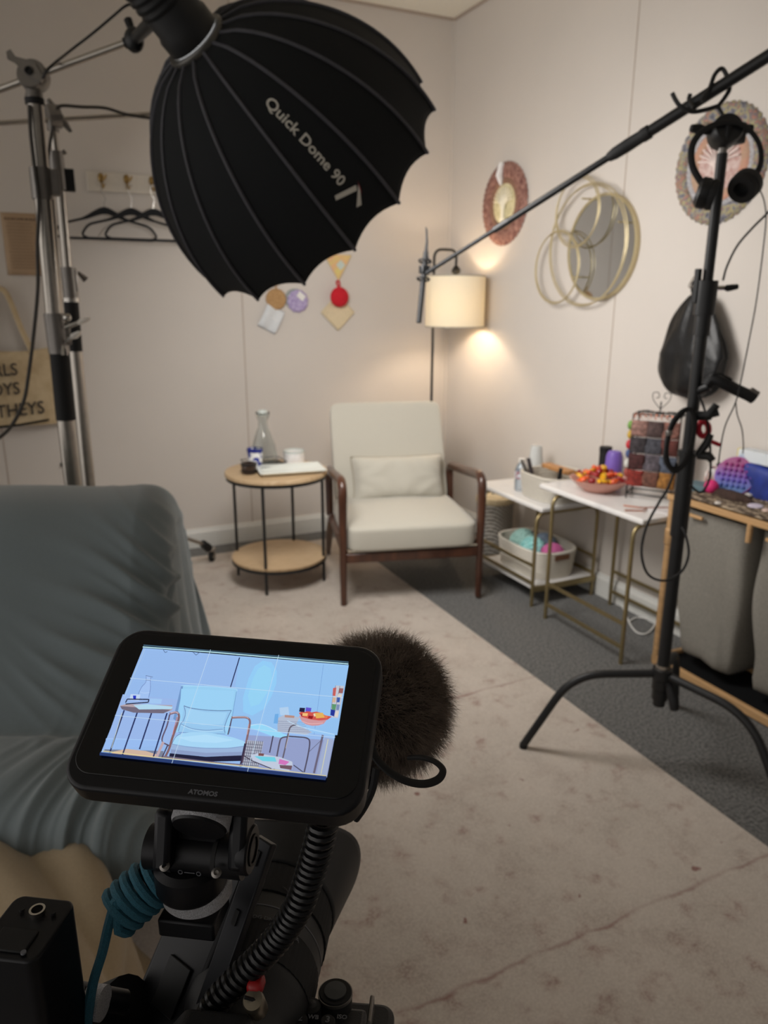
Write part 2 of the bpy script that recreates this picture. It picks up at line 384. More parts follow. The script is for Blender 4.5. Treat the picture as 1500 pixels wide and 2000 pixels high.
# black rimmed tray
tray = thing('metal_tray', 'dark wire-rimmed tray beneath the glasses on the round side table', 'tray', (1.035, 3.60, TZ))
MB().box((1.035, 3.60, TZ+.005), (.20, .15, .008)).build('base', mat('dark_mirror_tray', (60, 58, 54), .2, metal=.6), tray, bevel=.002)
c_ = [(1.035+sx*.10, 3.60+sy*.075, 0) for sx, sy in ((-1, -1), (1, -1), (1, 1), (-1, 1))]
for zz in (.012, .03):
    MB().tube(rround([Vector(p)+Vector((0, 0, TZ+zz)) for p in c_+[c_[0]]], .012), .002, 6).build('rail', BLACKM, tray)
bw = mat('blue_white_porcelain', (232, 232, 230), .25, scale=42, col2=(38, 52, 140), contrast=(.5, .56), detail=1, var=0)
g = thing('porcelain_cup', 'small white and blue patterned cup beside the carafe on the side table', 'cup', (.985, 3.575, TZ+.009))
MB().lathe([(0, .0), (.028, .0), (.034, .006), (.038, .09), (.036, .09), (.031, .008), (0, .006)], (.985, 3.575, TZ+.009)).build('cup', bw, g)
MB().lathe([(.0375, .078), (.0395, .078), (.0395, .094), (.0375, .094)], (.985, 3.575, TZ+.009)).build('rim', mat('cobalt_blue_glaze', (32, 42, 120), .25), g)
cc_ = (.925, 3.475, TZ)
g = thing('glass_candle_jar', 'small dark smoked glass jar at the left edge of the side table', 'jar', cc_)
MB().lathe([(0, .0), (.030, .0), (.036, .012), (.037, .035), (.030, .056), (.027, .056), (.032, .035), (.031, .008), (0, .006)], cc_).build('jar', mat('smoked_glass', (90, 72, 60), .12, trans=.6, var=.1), g)
for zz in (.018, .05): MB().lathe([(.033, zz-.003), (.0385, zz-.003), (.0385, zz+.003), (.033, zz+.003)], cc_).build('band', BLACKM, g)
cc_ = (1.205, 3.63, TZ)
g = thing('white_candle_cup', 'white candle in a low clear glass at the back of the side table', 'candle', cc_)
MB().lathe([(0, 0), (.050, 0), (.054, .004), (.054, .056), (0, .056)], cc_).build('wax', mat('white_wax', (232, 230, 228), .5, sss=.2), g)
MB().lathe([(.0510, .054), (.0542, .054), (.0542, .066), (.0510, .066)], cc_, n=32).build('glass_rim', frost, g)
# white rectangular dish
dm = mat('glossy_pale_dish', (230, 234, 228), .25, var=.01)
dc = Vector((1.120, 3.435, TZ)); Rd = Matrix.Rotation(radians(-8), 3, 'Z')
mb = MB(); hw, hd = .160, .100
ring = [(hw, hd, .022), (hw-.004, hd-.004, .022), (hw-.03, hd-.028, .010)]
def rectloop(a, b, z, r=.012): return [Vector(dc)+Rd @ Vector((x, y, z)) for x, y in ((-a, -b), (a, -b), (a, b), (-a, b))]
loops = [rectloop(hw-.028, hd-.026, 0.0), rectloop(hw, hd, .018), rectloop(hw, hd, .022), rectloop(hw-.005, hd-.005, .022), rectloop(hw-.032, hd-.03, .009)]
vs = [p for l in loops for p in l]; fs = [(3, 2, 1, 0)]+[(4*i+k, 4*i+(k+1) % 4, 4*i+4+(k+1) % 4, 4*i+4+k) for i in range(4) for k in range(4)]+[(16, 17, 18, 19)]
ds = MB().add(vs, fs).build('rectangular_dish', dm, bevel=.003, smooth=True); tag(ds, 'pale rectangular ceramic dish at the front of the round side table', 'dish')
# ------------------------------------------------------------------ floor lamp
lx, ly = 2.24, 3.80
lp = thing('floor_lamp', 'lit black floor lamp with cream drum shade in the corner behind the armchair', 'floor lamp', (2.10, 3.80, 0))
MB().lathe([(0, 0), (.125, 0), (.128, .01), (.12, .02), (.02, .024), (0, .024)], (2.10, 3.80, 0), n=40).build('base', BLACKM, lp)
P = rround([(2.10, 3.80, .02), (2.10, 3.80, 1.66), (lx, ly, 1.66), (lx, ly, 1.575)], .05, 8)
MB().tube(P, .0075, 10).build('pole', BLACKM, lp)
MB().lathe([(0, 1.535), (.022, 1.535), (.026, 1.555), (.012, 1.575), (0, 1.58)], (lx, ly, 0), n=20).build('socket_cap', BLACKM, lp)
shm = bpy.data.materials.new('cream_lamp_shade'); shm.use_nodes = True; nt, N, L = nodes(shm); b = N['Principled BSDF']; out = N['Material Output']
tcn = N.new('ShaderNodeTexCoord'); nz = N.new('ShaderNodeTexNoise'); nz.inputs['Scale'].default_value = 160; L.new(tcn.outputs['Object'], nz.inputs[0])
cr = N.new('ShaderNodeValToRGB'); cr.color_ramp.elements[0].color = (*srgb((236, 228, 206)), 1); cr.color_ramp.elements[1].color = (*srgb((246, 236, 212)), 1); L.new(nz.outputs[0], cr.inputs[0])
tl = N.new('ShaderNodeBsdfTranslucent'); L.new(cr.outputs[0], tl.inputs[0]); L.new(cr.outputs[0], b.inputs['Base Color']); b.inputs['Roughness'].default_value = .9
mxs = N.new('ShaderNodeMixShader'); mxs.inputs[0].default_value = .15; L.new(b.outputs[0], mxs.inputs[1]); L.new(tl.outputs[0], mxs.inputs[2]); L.new(mxs.outputs[0], out.inputs[0])
MB().lathe([(.166, 1.247), (.166, 1.525), (.1645, 1.525), (.1645, 1.247), (.166, 1.247)], (lx, ly, 0), n=64).build('lamp_shade', shm, lp)
for z in (1.249, 1.523): MB().lathe([(.163, z-.003), (.1668, z-.003), (.1668, z+.003), (.163, z+.003)], (lx, ly, 0), n=64).build('shade_rim', pipe, lp)
mb = MB()
for a in (0, 2.09, 4.19): mb.tube([(lx, ly, 1.53), (lx+.163*cos(a), ly+.163*sin(a), 1.518)], .0015, 5)
mb.build('shade_spider', BLACKM, lp)
MB().ball((lx, ly, 1.42), (.03, .03, .038)).build('bulb', mat('warm_bulb', (255, 240, 210), .5, emit=(255, 214, 160), estr=3), lp)
MB().cyl((lx, ly, 1.455), (lx, ly, 1.535), .014, n=14).build('socket', BLACKM, lp)
ll = bpy.data.lights.new('lamp_light', 'POINT'); ll.energy = LAMP_W; ll.color = (1, .79, .58); ll.shadow_soft_size = .035
lo = bpy.data.objects.new('lamp_light', ll); COL.objects.link(lo); lo.location = (lx, ly, 1.37)
lo.parent = lp; lo.matrix_parent_inverse = Matrix.Translation((-2.10, -3.80, 0))
# ------------------------------------------------------------------ things hung on the walls
def wallR(py, pz, off=0.0): return Vector((XR-off, py, pz))
brownyarn = mat('mauve_brown_yarn', (112, 72, 66), .95, scale=46, col2=(176, 134, 120), bump=.8, bscale=300)
tanyarn = mat('cream_green_yarn', (196, 186, 142), .95, scale=60, col2=(222, 214, 178), bump=.6, bscale=300)
def doily(name, label, c, ry, rz, rings, tree, scal=40, n=120):
    """round crocheted hanging on the right wall: flat textured rings with a scalloped edge"""
    t = thing(name, label, 'wall hanging', (XR, c[0], c[1]-rz))
    cy, cz = c
    for nm, r0, r1, th, m in rings:
        def fn(u, v, r0=r0, r1=r1, th=th):
            a = 2*pi*u; r = r0+(r1-r0)*v
            if v > .6 and r1 > .97: r += .045*abs(sin(a*scal/2))*(v-.6)/.4
            zz = th*(sin(pi*min(1, max(0, v)))**.5)*(1+.25*sin(a*scal))+.004
            return Vector((XR-zz, cy+cos(a)*r*ry, cz+sin(a)*r*rz))
        MB().grid(fn, n, 9, cu=True).build(nm, m, t, ang=80)
    if tree: tree(t, cy, cz)
    return t
def tree_fn(ry, rz, m, s=1.0, x=.016):
    def f(t, cy, cz):
        mb = MB(); rnd = random.Random(4)
        def q(a, b): return Vector((XR-x, cy+a*ry, cz+b*rz))
        for k in range(5): mb.tube([q(-.05+.025*k, -s), q(-.04+.02*k, -.3*s), q((-.5+.25*k)*.5*s, .15*s)], .004, 6)
        for k in range(12):
            a = pi*(.04+.92*k/11); mb.tube([q(0, -.15*s), q(cos(a)*.45*s, .1*s+sin(a)*.35*s), q(cos(a)*.92*s, .1*s+sin(a)*.82*s)], .0032, 5)
        for k in range(6): mb.tube([q(0, -.6*s), q(-.25*s+.1*s*k, -.85*s)], .004, 5)
        mb.build('tree_motif', m, t)
    return f
ivory = mat('ivory_yarn', (244, 238, 218), .95, scale=150, var=.08, bump=.6)
t = doily('crocheted_wall_hanging', 'oval-looking mauve brown crocheted wall hanging with a cream tree centre left of the gold mirror', (3.64, 1.89), .205, .205,
      [('outer_ring', .62, 1.0, .018, brownyarn), ('inner_ring', .50, .66, .010, mat('dusty_brown_yarn', (140, 106, 88), .95, var=.15, bump=.6)), ('centre_panel', 0.0, .54, .006, tanyarn)],
      tree_fn(.205, .205, ivory, .46), 44)
MB().tube([wallR(3.655, 2.095, .02), wallR(3.66, 2.03, .03), wallR(3.65, 1.985, .025)], [.018, .024, .008], 10, flat=(1, .5)).build('white_tassel', mat('white_yarn', (238, 236, 234), .8, bump=.5), t)
# big multicolour hanging behind the headphones
multi = bpy.data.materials.new('multicolour_yarn'); multi.use_nodes = True; nt, N, L = nodes(multi); b = N['Principled BSDF']; b.inputs['Roughness'].default_value = .95
tcn = N.new('ShaderNodeTexCoord'); nz = N.new('ShaderNodeTexNoise'); nz.inputs['Scale'].default_value = 34; nz.inputs['Detail'].default_value = 4; L.new(tcn.outputs['Object'], nz.inputs[0])
cr = N.new('ShaderNodeValToRGB'); L.new(nz.outputs[0], cr.inputs[0]); els = cr.color_ramp.elements
els[0].position = .32; els[0].color = (*srgb((96, 96, 104)), 1); els[1].position = .72; els[1].color = (*srgb((120, 92, 78)), 1)
for p_, c_ in ((.42, (134, 132, 140)), (.48, (176, 164, 112)), (.53, (112, 112, 124)), (.60, (180, 130, 108)), (.66, (120, 124, 112))):
    q = els.new(p_); q.color = (*srgb(c_), 1)
L.new(cr.outputs[0], b.inputs['Base Color']); bp = N.new('ShaderNodeBump'); bp.inputs['Strength'].default_value = .8; bp.inputs['Distance'].default_value = .006; n2 = N.new('ShaderNodeTexNoise'); n2.inputs['Scale'].default_value = 160; L.new(tcn.outputs['Object'], n2.inputs[0]); L.new(n2.outputs[0], bp.inputs['Height']); L.new(bp.outputs[0], b.inputs['Normal'])
pinkm = mat('pink_peach_yarn', (176, 138, 130), .95, scale=60, col2=(214, 196, 190), bump=.8, bscale=160)
doily('crocheted_wall_hanging', 'large multicolour crocheted wall hanging with scalloped edge behind the headphones', (2.222, 1.885), .205, .205,
      [('outer_ring', .74, 1.0, .020, multi), ('lace_ring', .64, .76, .008, mat('grey_white_lace', (206, 204, 206), .95, scale=200, col2=(128, 126, 132), bump=.6)), ('middle_ring', .46, .66, .010, mat('tan_orange_yarn', (170, 146, 124), .95, scale=24, col2=(190, 140, 120), bump=.6)), ('centre_panel', 0, .5, .006, pinkm)],
      tree_fn(.205, .205, mat('pale_pink_yarn', (228, 212, 206), .95, bump=.5), .5), 46)
# mirror with gold rings
goldr = mat('gold_painted_wire', (196, 182, 146), .4, metal=.55, var=.05)
t = thing('round_mirror', 'round wall mirror in a gold frame with interlocking gold rings on the right wall', 'mirror', (XR, 2.83, 1.42))
def ringR(cy, cz, r, off, rad=.005, n=64): return [Vector((XR-off, cy+cos(2*pi*i/n)*r, cz+sin(2*pi*i/n)*r)) for i in range(n)]
mir = bpy.data.materials.new('mirror_glass'); mir.use_nodes = True; mir.node_tree.nodes['Principled BSDF'].inputs['Metallic'].default_value = 1; mir.node_tree.nodes['Principled BSDF'].inputs['Roughness'].default_value = .03; mir.node_tree.nodes['Principled BSDF'].inputs['Base Color'].default_value = (.62, .64, .65, 1)
MY, MZ, MR = 2.83, 1.625, .222
MB().add([Vector((XR-.018, MY, MZ))]+ringR(MY, MZ, MR, .018), [(0, 1+i, 1+(i+1) % 64) for i in range(64)]).build('mirror_disc', mir, t, smooth=False)
MB().lathe([(MR-.004, .002), (MR+.008, .002), (MR+.008, .022), (MR-.004, .022)], (XR, MY, MZ), (-1, 0, 0), n=64).build('frame', goldr, t)
MB().tube(ringR(MY+.075, 1.632, .262, .045), .0032, 8, closed=True).build('large_ring', goldr, t)
MB().tube(ringR(MY+.055, 1.638, .262, .052), .003, 8, closed=True).build('large_ring', goldr, t)
MB().tube(ringR(MY+.135, 1.782, .150, .060), .0038, 8, closed=True).build('small_ring', goldr, t)
MB().tube(ringR(MY+.120, 1.790, .150, .066), .0028, 8, closed=True).build('small_ring', goldr, t)
MB().tube(ringR(MY+.265, 1.545, .165, .056), .0038, 8, closed=True).build('lower_ring', goldr, t)
MB().tube(ringR(MY+.250, 1.550, .165, .062), .0028, 8, closed=True).build('lower_ring', goldr, t)
mb = MB()
for y_, z_ in ((MY+.10, 1.84), (MY+.12, 1.50), (MY-.15, 1.72)): mb.cyl((XR-.006, y_, z_), (XR-.062, y_, z_), .004, n=8)
mb.build('mounting_pegs', goldr, t)
# black bag on a hook
bagm = mat('black_shiny_nylon', (13, 14, 16), .42, var=.2, bump=.8, bscale=22)
t = thing('black_drawstring_bag', 'black nylon bag hanging from a wire hook on the right wall', 'bag', (2.40, 2.20, 1.03))
rnd = random.Random(8)
def bagf(u, v):
    a = 2*pi*u; z = 1.425-.405*v
    R_ = .018+.135*min(1, v/.58)**.62 if v < .6 else .148*max(0.0, 1-((v-.6)/.4)**3.2)**.5+.002
    wr = 1+.07*sin(7*a+5*v)+.05*sin(12*a-6*v)*(1-v)+.04*sin(3*a+12*v)
    return Vector((2.37-abs(0)+cos(a)*R_*.38*wr, 2.195-.004*v+sin(a)*R_*wr*1.04, z))
MB().grid(bagf, 64, 30, cu=True).build('bag_body', bagm, t, ang=80)
MB().tube(catmull([(2.37, 2.215, 1.40), (2.375, 2.235, 1.45), (2.38, 2.222, 1.475), (2.385, 2.19, 1.46), (2.37, 2.19, 1.40)], 5), .004, 6).build('drawstring', BLACKF, t)
t = thing('wall_hook', 'small silver wire hook holding the black bag on the right wall', 'hook', (XR, 2.24, 1.44))
MB().tube(catmull([(XR-.002, 2.265, 1.50), (XR-.02, 2.27, 1.485), (XR-.05, 2.262, 1.455), (XR-.07, 2.24, 1.445), (XR-.07, 2.222, 1.452)], 5), .0028, 8).build('wire', CHROME, t)
MB().lathe([(0, 0), (.01, 0), (.01, .004), (0, .004)], (XR, 2.265, 1.50), (-1, 0, 0)).build('disc', CHROME, t)
# ------------------------------------------------------------------ coat hook rail with three hangers
railm = mat('white_painted_board', (206, 198, 186), .5, var=.03)
t = thing('coat_hook_rail', 'white board with gold double hooks on the back wall', 'hook rail', (.62, YB, 1.905))
MB().box((.655, YB-.009, 1.95), (.545, .018, .09)).build('backboard', railm, t, bevel=.003)
hkx = [.448, .568, .690, .82]
brassh = mat('antique_brass', (150, 122, 72), .35, metal=.8, var=.1)
for x in hkx:
    h = MB().ball((x, YB-.022, 1.968), (.014, .008, .022)).build('hook_plate', brassh, t)
    MB().tube(catmull([(x, YB-.022, 1.965), (x+.004, YB-.05, 1.955), (x+.014, YB-.066, 1.962), (x+.02, YB-.07, 1.978)], 4), .0045, 8).build('upper_hook', brassh, t)
    MB().tube(catmull([(x, YB-.022, 1.955), (x, YB-.042, 1.925), (x+.004, YB-.06, 1.92), (x+.006, YB-.066, 1.935)], 4), .0045, 8).build('lower_hook', brassh, t)
velvet = mat('black_velvet', (20, 22, 26), .9, var=.1, sheen=.2)
def hanger(x, y, label):
    t = thing('clothes_hanger', label, 'clothes hanger', (x, y, 1.67), group='velvet hangers on the hook rail')
    z = 1.79
    def f(u, v): return Vector((0, 0, 0))
    W2 = .232
    sh = rround([(x-W2+.02, y, 1.682), (x-W2-.012, y, 1.695), (x-W2+.02, y, 1.745), (x-.095, y, 1.775), (x-.045, y, 1.800), (x, y, 1.818), (x+.045, y, 1.800), (x+.095, y, 1.775), (x+W2-.02, y, 1.745), (x+W2+.012, y, 1.695), (x+W2-.02, y, 1.682)], .03, 6)
    R = [.0058+.012*max(0, 1-abs(p.x-x)/.11)*(1 if p.z > 1.76 else 0) for p in sh]
    MB().tube(sh, R, 8, flat=(.55, 1)).build('shoulder_frame', velvet, t)
    MB().tube([(x-W2+.012, y, 1.682), (x+W2-.012, y, 1.680)], .0062, 8).build('trouser_bar', velvet, t)
    MB().tube(catmull([(x, y, 1.82), (x+.001, y, 1.848), (x+.008, y, 1.868), (x+.001, y, 1.885), (x-.006, y, 1.903), (x-.004, y, 1.930), (x+.006, y, 1.938), (x+.014, y, 1.93)], 4), .0018, 6).build('wire_hook', CHROME, t)
hanger(.448, YB-.055, 'black velvet clothes hanger on the hook farthest left of the white rail')
hanger(.572, YB-.078, 'black velvet clothes hanger, middle one of three on the white rail')
hanger(.676, YB-.098, 'black velvet clothes hanger on the rail, partly hidden by the dome softbox')
# paper and tote bag
pap = mat('cream_paper', (176, 150, 122), .8, var=.04, scale=20)
t = thing('paper_notice', 'beige paper notice pinned on the back wall at the left edge', 'notice', (.03, YB, 1.50))
def papf(u, v): return Vector((-.02+.16*u-.012*v*0, YB-.003-.004*sin(3*u)*v, 1.79-.285*v))
MB().grid(lambda u, v: papf(u, v), 8, 8).build('sheet', pap, t, solid=.0006)
ink = mat('brown_ink', (120, 98, 80), .8)
mb = MB()
rnd = random.Random(3)
xx = -.005
while xx < .125:
    w_ = rnd.uniform(.006, .018); mb.box((xx+w_/2, YB-.011, 1.762), (w_, .0006, .009)); xx += w_+rnd.uniform(.002, .006)
for k in range(15): mb.box((.06-rnd.uniform(0, .006), YB-.011, 1.742-.0145*k), (.115-rnd.uniform(0, .02), .0006, .0022))
mb.build('printed_lines', ink, t)
tote = mat('natural_cotton_canvas', (204, 184, 150), .9, scale=18, col2=(182, 160, 126), bump=.4, bscale=300)
t = thing('canvas_tote_bag', 'natural tote bag with black printed words hanging at the left edge of the back wall', 'tote bag', (-.02, YB-.03, .74))
def totef(sg):
    def f(u, v):
        x = -.20+.345*u+.018*v*u; z = 1.165-.385*v-.02*sin(pi*u)*(1-v)
        e = (sin(pi*min(1, max(0, u))))**.6
        y = YB-.05+sg*(.028*e*(v**.5)*(1-.3*v)+.004*sin(13*u+5*v)*e)
        return Vector((x, y-.004*sin(9*u-4*v)*v, z))
    return f
MB().grid(totef(-1), 30, 24).grid(totef(1), 30, 24).build('bag_body', tote, t, ang=80)
for dy in (-.028, .022):
    P = catmull([(-.17, YB-.045+dy, 1.14), (-.15, YB-.04+dy*.8, 1.25), (-.10, YB-.035, 1.42), (-.06, YB-.035, 1.44), (-.03, YB-.035, 1.40), (.01, YB-.04+dy*.8, 1.25), (.045, YB-.045+dy, 1.14)], 6)
    MB().tube(P, .013, 8, flat=(1, .25), upv=(0, 1, 0)).build('strap', tote, t)
MB().tube([(-.19, YB-.09, .782), (-.05, YB-.10, .790), (.085, YB-.085, .806)], [.010, .010, .008], 8, flat=(1, .6)).build('black_base_strip', BLACKF, t)
lt = mat('black_screen_print', (48, 44, 42), .8)
for txt, xr, z_, s in (('GIRLS', -.030, 1.060, .082), ('BOYS', -.030, .968, .082), ('THEYS', .070, .868, .088)):
    text_mb(txt, s, (xr, YB-.088, z_), (1, 0, .06), (.0, 0, 1), (0, -1, 0), extr=.0006, align='RIGHT', bold=.0012, sx=.86).build('lettering', lt, t, smooth=False)
t = thing('wall_hook', 'tiny dark hook low on the back wall behind the blue-grey blanket', 'hook', (.155, YB, .50))
for x in (.118, .138): MB().tube(catmull([(x, YB-.002, .56), (x, YB-.02, .548), (x+.002, YB-.03, .556)], 4), .004, 6).build('peg', BLACKM, t)
# ------------------------------------------------------------------ crocheted pot holders on the back wall
def yarn(name, c, c2, s=120): return mat(name, c, .95, scale=s, col2=c2, bump=.9, bscale=220)
def hook_nail(p): pass
t = thing('crocheted_coaster', 'round tan crocheted coaster on the back wall under the softbox', 'crocheted coaster', (1.325, YB, 1.345), group='crocheted pieces on the back wall')
MB().lathe([(0, .022), (.05, .02), (.058, .012), (.058, 0)], (1.325, YB, 1.395), (0, -1, 0), n=40, wob=lambda a, i: 1+.03*sin(14*a)).build('disc', yarn('tan_yarn', (188, 152, 108), (164, 126, 84)), t)
MB().tube(catmull([(1.325, YB-.01, 1.45), (1.318, YB-.012, 1.475), (1.332, YB-.012, 1.475), (1.325, YB-.01, 1.45)], 5), .003, 6).build('loop', yarn('tan_yarn', (188, 152, 108), (164, 126, 84)), t)
t = thing('crocheted_coaster', 'white folded crocheted cloth hanging lowest, below the tan coaster', 'crocheted cloth', (1.28, YB, 1.21), group='crocheted pieces on the back wall')
Rw = Matrix.Rotation(radians(28), 3, 'Y')
def wcf(u, v): return Vector((1.292, YB-.004, 1.29))+Rw @ Vector((-.055+.11*u, -.004-.016*sin(pi*v)**.5-.004*sin(8*u), .07-.14*v))
MB().grid(wcf, 14, 14).build('cloth', yarn('white_cotton_yarn', (222, 224, 226), (206, 210, 214)), t, solid=.006, ang=80)
t = thing('crocheted_coaster', 'round lilac crocheted coaster carrying a white paper tag', 'crocheted coaster', (1.45, YB, 1.31), group='crocheted pieces on the back wall')
MB().lathe([(0, .020), (.052, .02), (.062, .012), (.062, 0)], (1.452, YB, 1.385), (0, -1, 0), n=40, wob=lambda a, i: 1+.04*sin(12*a)).build('disc', yarn('lilac_yarn', (150, 132, 182), (196, 184, 214), 60), t)
MB().lathe([(0, .012), (.05, .012), (.058, .006), (.058, 0)], (1.437, YB, 1.395), (0, -1, 0), n=40).build('backing_disc', yarn('grey_green_yarn', (132, 140, 142), (160, 166, 164)), t)
MB().box((1.468, YB-.024, 1.412), (.046, .002, .034), Matrix.Rotation(radians(38), 3, 'Y')).build('paper_tag', mat('white_paper', (226, 224, 220), .7), t, smooth=False)
t = thing('crocheted_pot_holder', 'cream square crocheted pot holder hung by its corner below the red pompom', 'pot holder', (1.70, YB, 1.21), group='crocheted pieces on the back wall')
Rq = Matrix.Rotation(radians(45), 3, 'Y')
creamy = yarn('cream_yarn', (224, 208, 176), (208, 192, 160))
MB().box((1.697, YB-.008, 1.322), (.152, .014, .152), Rq).build('square', creamy, t, bevel=.006)
mb = MB(); mb.tube([Vector((1.697, YB-.016, 1.322))+Rq @ Vector((a*.068, 0, b*.068)) for a, b in ((-1, -1), (1, -1), (1, 1), (-1, 1))], .005, 6, closed=True); mb.build('border', creamy, t)
t = thing('red_pompom', 'round red crocheted scrubber hanging in front of the cream square', 'scrubber', (1.69, YB, 1.35))
redy = yarn('red_yarn', (206, 34, 48), (180, 22, 38))
MB().ball((1.693, YB-.048, 1.408), (.056, .030, .056), 28, 18).build('disc', redy, t)
MB().tube(catmull([(1.688, YB-.045, 1.46), (1.678, YB-.04, 1.490), (1.694, YB-.04, 1.495), (1.696, YB-.045, 1.46)], 5), .005, 6).build('loop', redy, t)
t = thing('crocheted_triangle', 'yellow and peach crocheted triangle pointing down above the red scrubber', 'crocheted triangle', (1.70, YB, 1.49))
MB().plate([(-.085, .09), (.085, .085), (.004, -.055)], .014, (1.70, YB-.002, 1.555), mat3(Vector((1, 0, 0)), Vector((0, 0, 1)), Vector((0, -1, 0)))).build('triangle', yarn('yellow_peach_yarn', (222, 206, 128), (228, 176, 140), 22), t, bevel=.004)
MB().box((1.715, YB-.0175, 1.585), (.04, .003, .04), Rq).build('pale_motif', yarn('pale_blue_yarn', (206, 214, 206), (190, 206, 200)), t)
# ------------------------------------------------------------------ nested marble-top tables along the right wall
marb = mat('white_marble_laminate', (226, 224, 222), .22, scale=5, col2=(206, 204, 204), contrast=(.55, .72), detail=8)
def console(name, label, x0, x1, y0, y1, ys, h, rails, shelf=None):
    t = thing(name, label, 'side table', ((x0+x1)/2, (y0+y1)/2, 0)); xm = (x0+x1)/2
    MB().box((xm, (y0+y1)/2, h-.011), (x1-x0, y1-y0, .022)).build('tabletop', marb, t, bevel=.006, seg=3)
    for yy in ys:
        lx0, lx1 = x0-.012, x1-.02
        for xa, sg in ((lx0, 1), (lx1, -1)):
            MB().tube(rround([(xa, yy, 0), (xa, yy, h-.031), (xa+sg*.12, yy, h-.031)], .05, 7), .0085, 10).build('leg', BRASS, t)
        MB().cyl((lx0+.12, yy, h-.031), (lx1-.12, yy, h-.031), .0085, n=10).build('top_bar', BRASS, t)
    for z in rails:
        for xx, nm in ((x0-.012, 'front_rail'), (x1-.02, 'rear_rail')):
            MB().box((xx, (ys[0]+ys[1])/2, z), (.009, ys[1]-ys[0], .014)).build(nm, BRASS, t)
    if shelf:
        MB().box((xm-.005, (ys[0]+ys[1])/2, shelf), (x1-x0-.0, ys[1]-ys[0]-.01, .02)).build('lower_shelf', marb, t, bevel=.004)
        for yy in ys: MB().box((xm-.006, yy, shelf-.004), (x1-x0, .012, .026)).build('shelf_end_bar', BRASS, t)
    return t
HA, HB = .605, .485
console('console_table', 'taller white marble-top table with gold legs holding the candy bowl', 2.03, 2.415, 2.02, 2.66, (2.05, 2.54), HA, (.17, .07))
console('console_table', 'lower white marble-top table with gold legs and bottom shelf beside the armchair', 2.055, 2.42, 2.66, 3.22, (2.68, 3.14), HB, (.20, .115), .088)
# woven waste basket behind
wv = weave('grey_white_weave', (206, 200, 190), (84, 78, 72), 30, 34)
wc = (2.30, 3.40)
t = thing('woven_hamper', 'tall grey and white woven basket with cream lid between armchair and marble tables', 'basket', (*wc, 0))
MB().lathe([(0, 0), (.088, 0), (.092, .01), (.100, .16), (.105, .31), (.101, .312), (.095, .16), (.088, .012), (0, .012)], (*wc, 0), n=40).build('body', wv, t)
MB().lathe([(0, .312), (.108, .312), (.110, .325), (.104, .342), (.06, .352), (0, .354)], (*wc, 0), n=40).build('lid', weave('cream_weave', (226, 210, 176), (176, 154, 116), 50, 46), t)
MB().tube(catmull([(wc[0]-.02, wc[1], .35), (wc[0]-.012, wc[1], .372), (wc[0]+.012, wc[1], .372), (wc[0]+.02, wc[1], .35)], 5), .005, 8).build('knob', STEEL, t)
# white power cable tray box between
def rope_basket(name, label, c, a, b, h, z0, m, coils=9, wall=.010, handles=True):
    t = thing(name, label, 'basket', (c[0], c[1], z0))
    def loop(aa, bb, z, n=48, e=.62):
        P = []
        for i in range(n):
            th = 2*pi*i/n; cx_, sy = cos(th), sin(th)
            P.append(Vector((c[0]+math.copysign(abs(cx_)**e, cx_)*aa, c[1]+math.copysign(abs(sy)**e, sy)*bb, z)))
        return P
    mb = MB(); dz = h/coils
    for k in range(coils):
        q = .90+.10*((k+.5)/coils); mb.tube(loop(a*q, b*q, z0+dz*(k+.5)), dz*.56, 8, closed=True)
    mb.build('coiled_wall', m, t, ang=80)
    MB().add(loop(a*.9, b*.9, z0+.006), [tuple(range(48))]).build('bottom', m, t, smooth=False)
    if handles:
        lh = mat('brown_leather', (112, 76, 52), .6)
        for s in (-1, 1): MB().box((c[0], c[1]+s*(b+.003), z0+h*.80), (.085, .006, .026)).build('leather_handle', lh, t, bevel=.002)
    return t
ropem = mat('white_cotton_rope', (222, 216, 204), .95, scale=200, var=.08, bump=.8, bscale=260)
rope_basket('rope_basket', 'low oval white rope basket of teal and pink yarn on the bottom shelf', (2.225, 2.91), .135, .205, .14, .098, ropem)
def yarnball(c, r, nm, label, m, sq=1, grp='yarn in the low rope basket', cat='yarn ball'):
    mb = MB(); rnd = random.Random(hash(nm) % 97+int(c[1]*1000)); mb.ball(c, (r*.96, r*.96, r*.96*sq), 20, 12)
    for k in range(16):
        ax = Vector((rnd.uniform(-1, 1), rnd.uniform(-1, 1), rnd.uniform(-1, 1))).normalized(); x, y, _ = frame(ax)
        mb.tube([Vector(c)+Vector(((x*cos(2*pi*i/22)+y*sin(2*pi*i/22)+ax*.22*((k % 3)-1))*.975*r)[:2]+((((x*cos(2*pi*i/22)+y*sin(2*pi*i/22)+ax*.22*((k % 3)-1))*.975*r).z)*sq,)) for i in range(22)], r*.07, 5, closed=True)
    return tag(mb.build(nm, m, ang=80), label, cat, grp)
teal = mat('aqua_yarn', (134, 206, 204), .95, scale=60, col2=(178, 220, 216), bump=.6)
pinky = mat('orchid_pink_yarn', (206, 110, 164), .95, var=.1, bump=.6)
yarnball((2.205, 2.99, .205), .068, 'yarn_ball', 'pale aqua yarn ball at the armchair end of the low rope basket', mat('pale_aqua_yarn', (176, 216, 208), .95, var=.08, bump=.6))
yarnball((2.18, 2.875, .200), .066, 'yarn_ball', 'aqua yarn ball at the front middle of the low rope basket', teal)
yarnball((2.285, 2.92, .200), .060, 'yarn_ball', 'grey blue yarn ball at the wall side of the low rope basket', mat('grey_blue_yarn', (126, 140, 158), .95, var=.1, bump=.6))
yarnball((2.225, 2.775, .202), .056, 'yarn_ball', 'orchid pink yarn ball in the low rope basket', pinky)
yarnball((2.295, 3.03, .195), .045, 'yarn_ball', 'dusty rose yarn ball in the back corner of the low rope basket', mat('dusty_rose_yarn', (178, 150, 146), .95, var=.1, bump=.6))
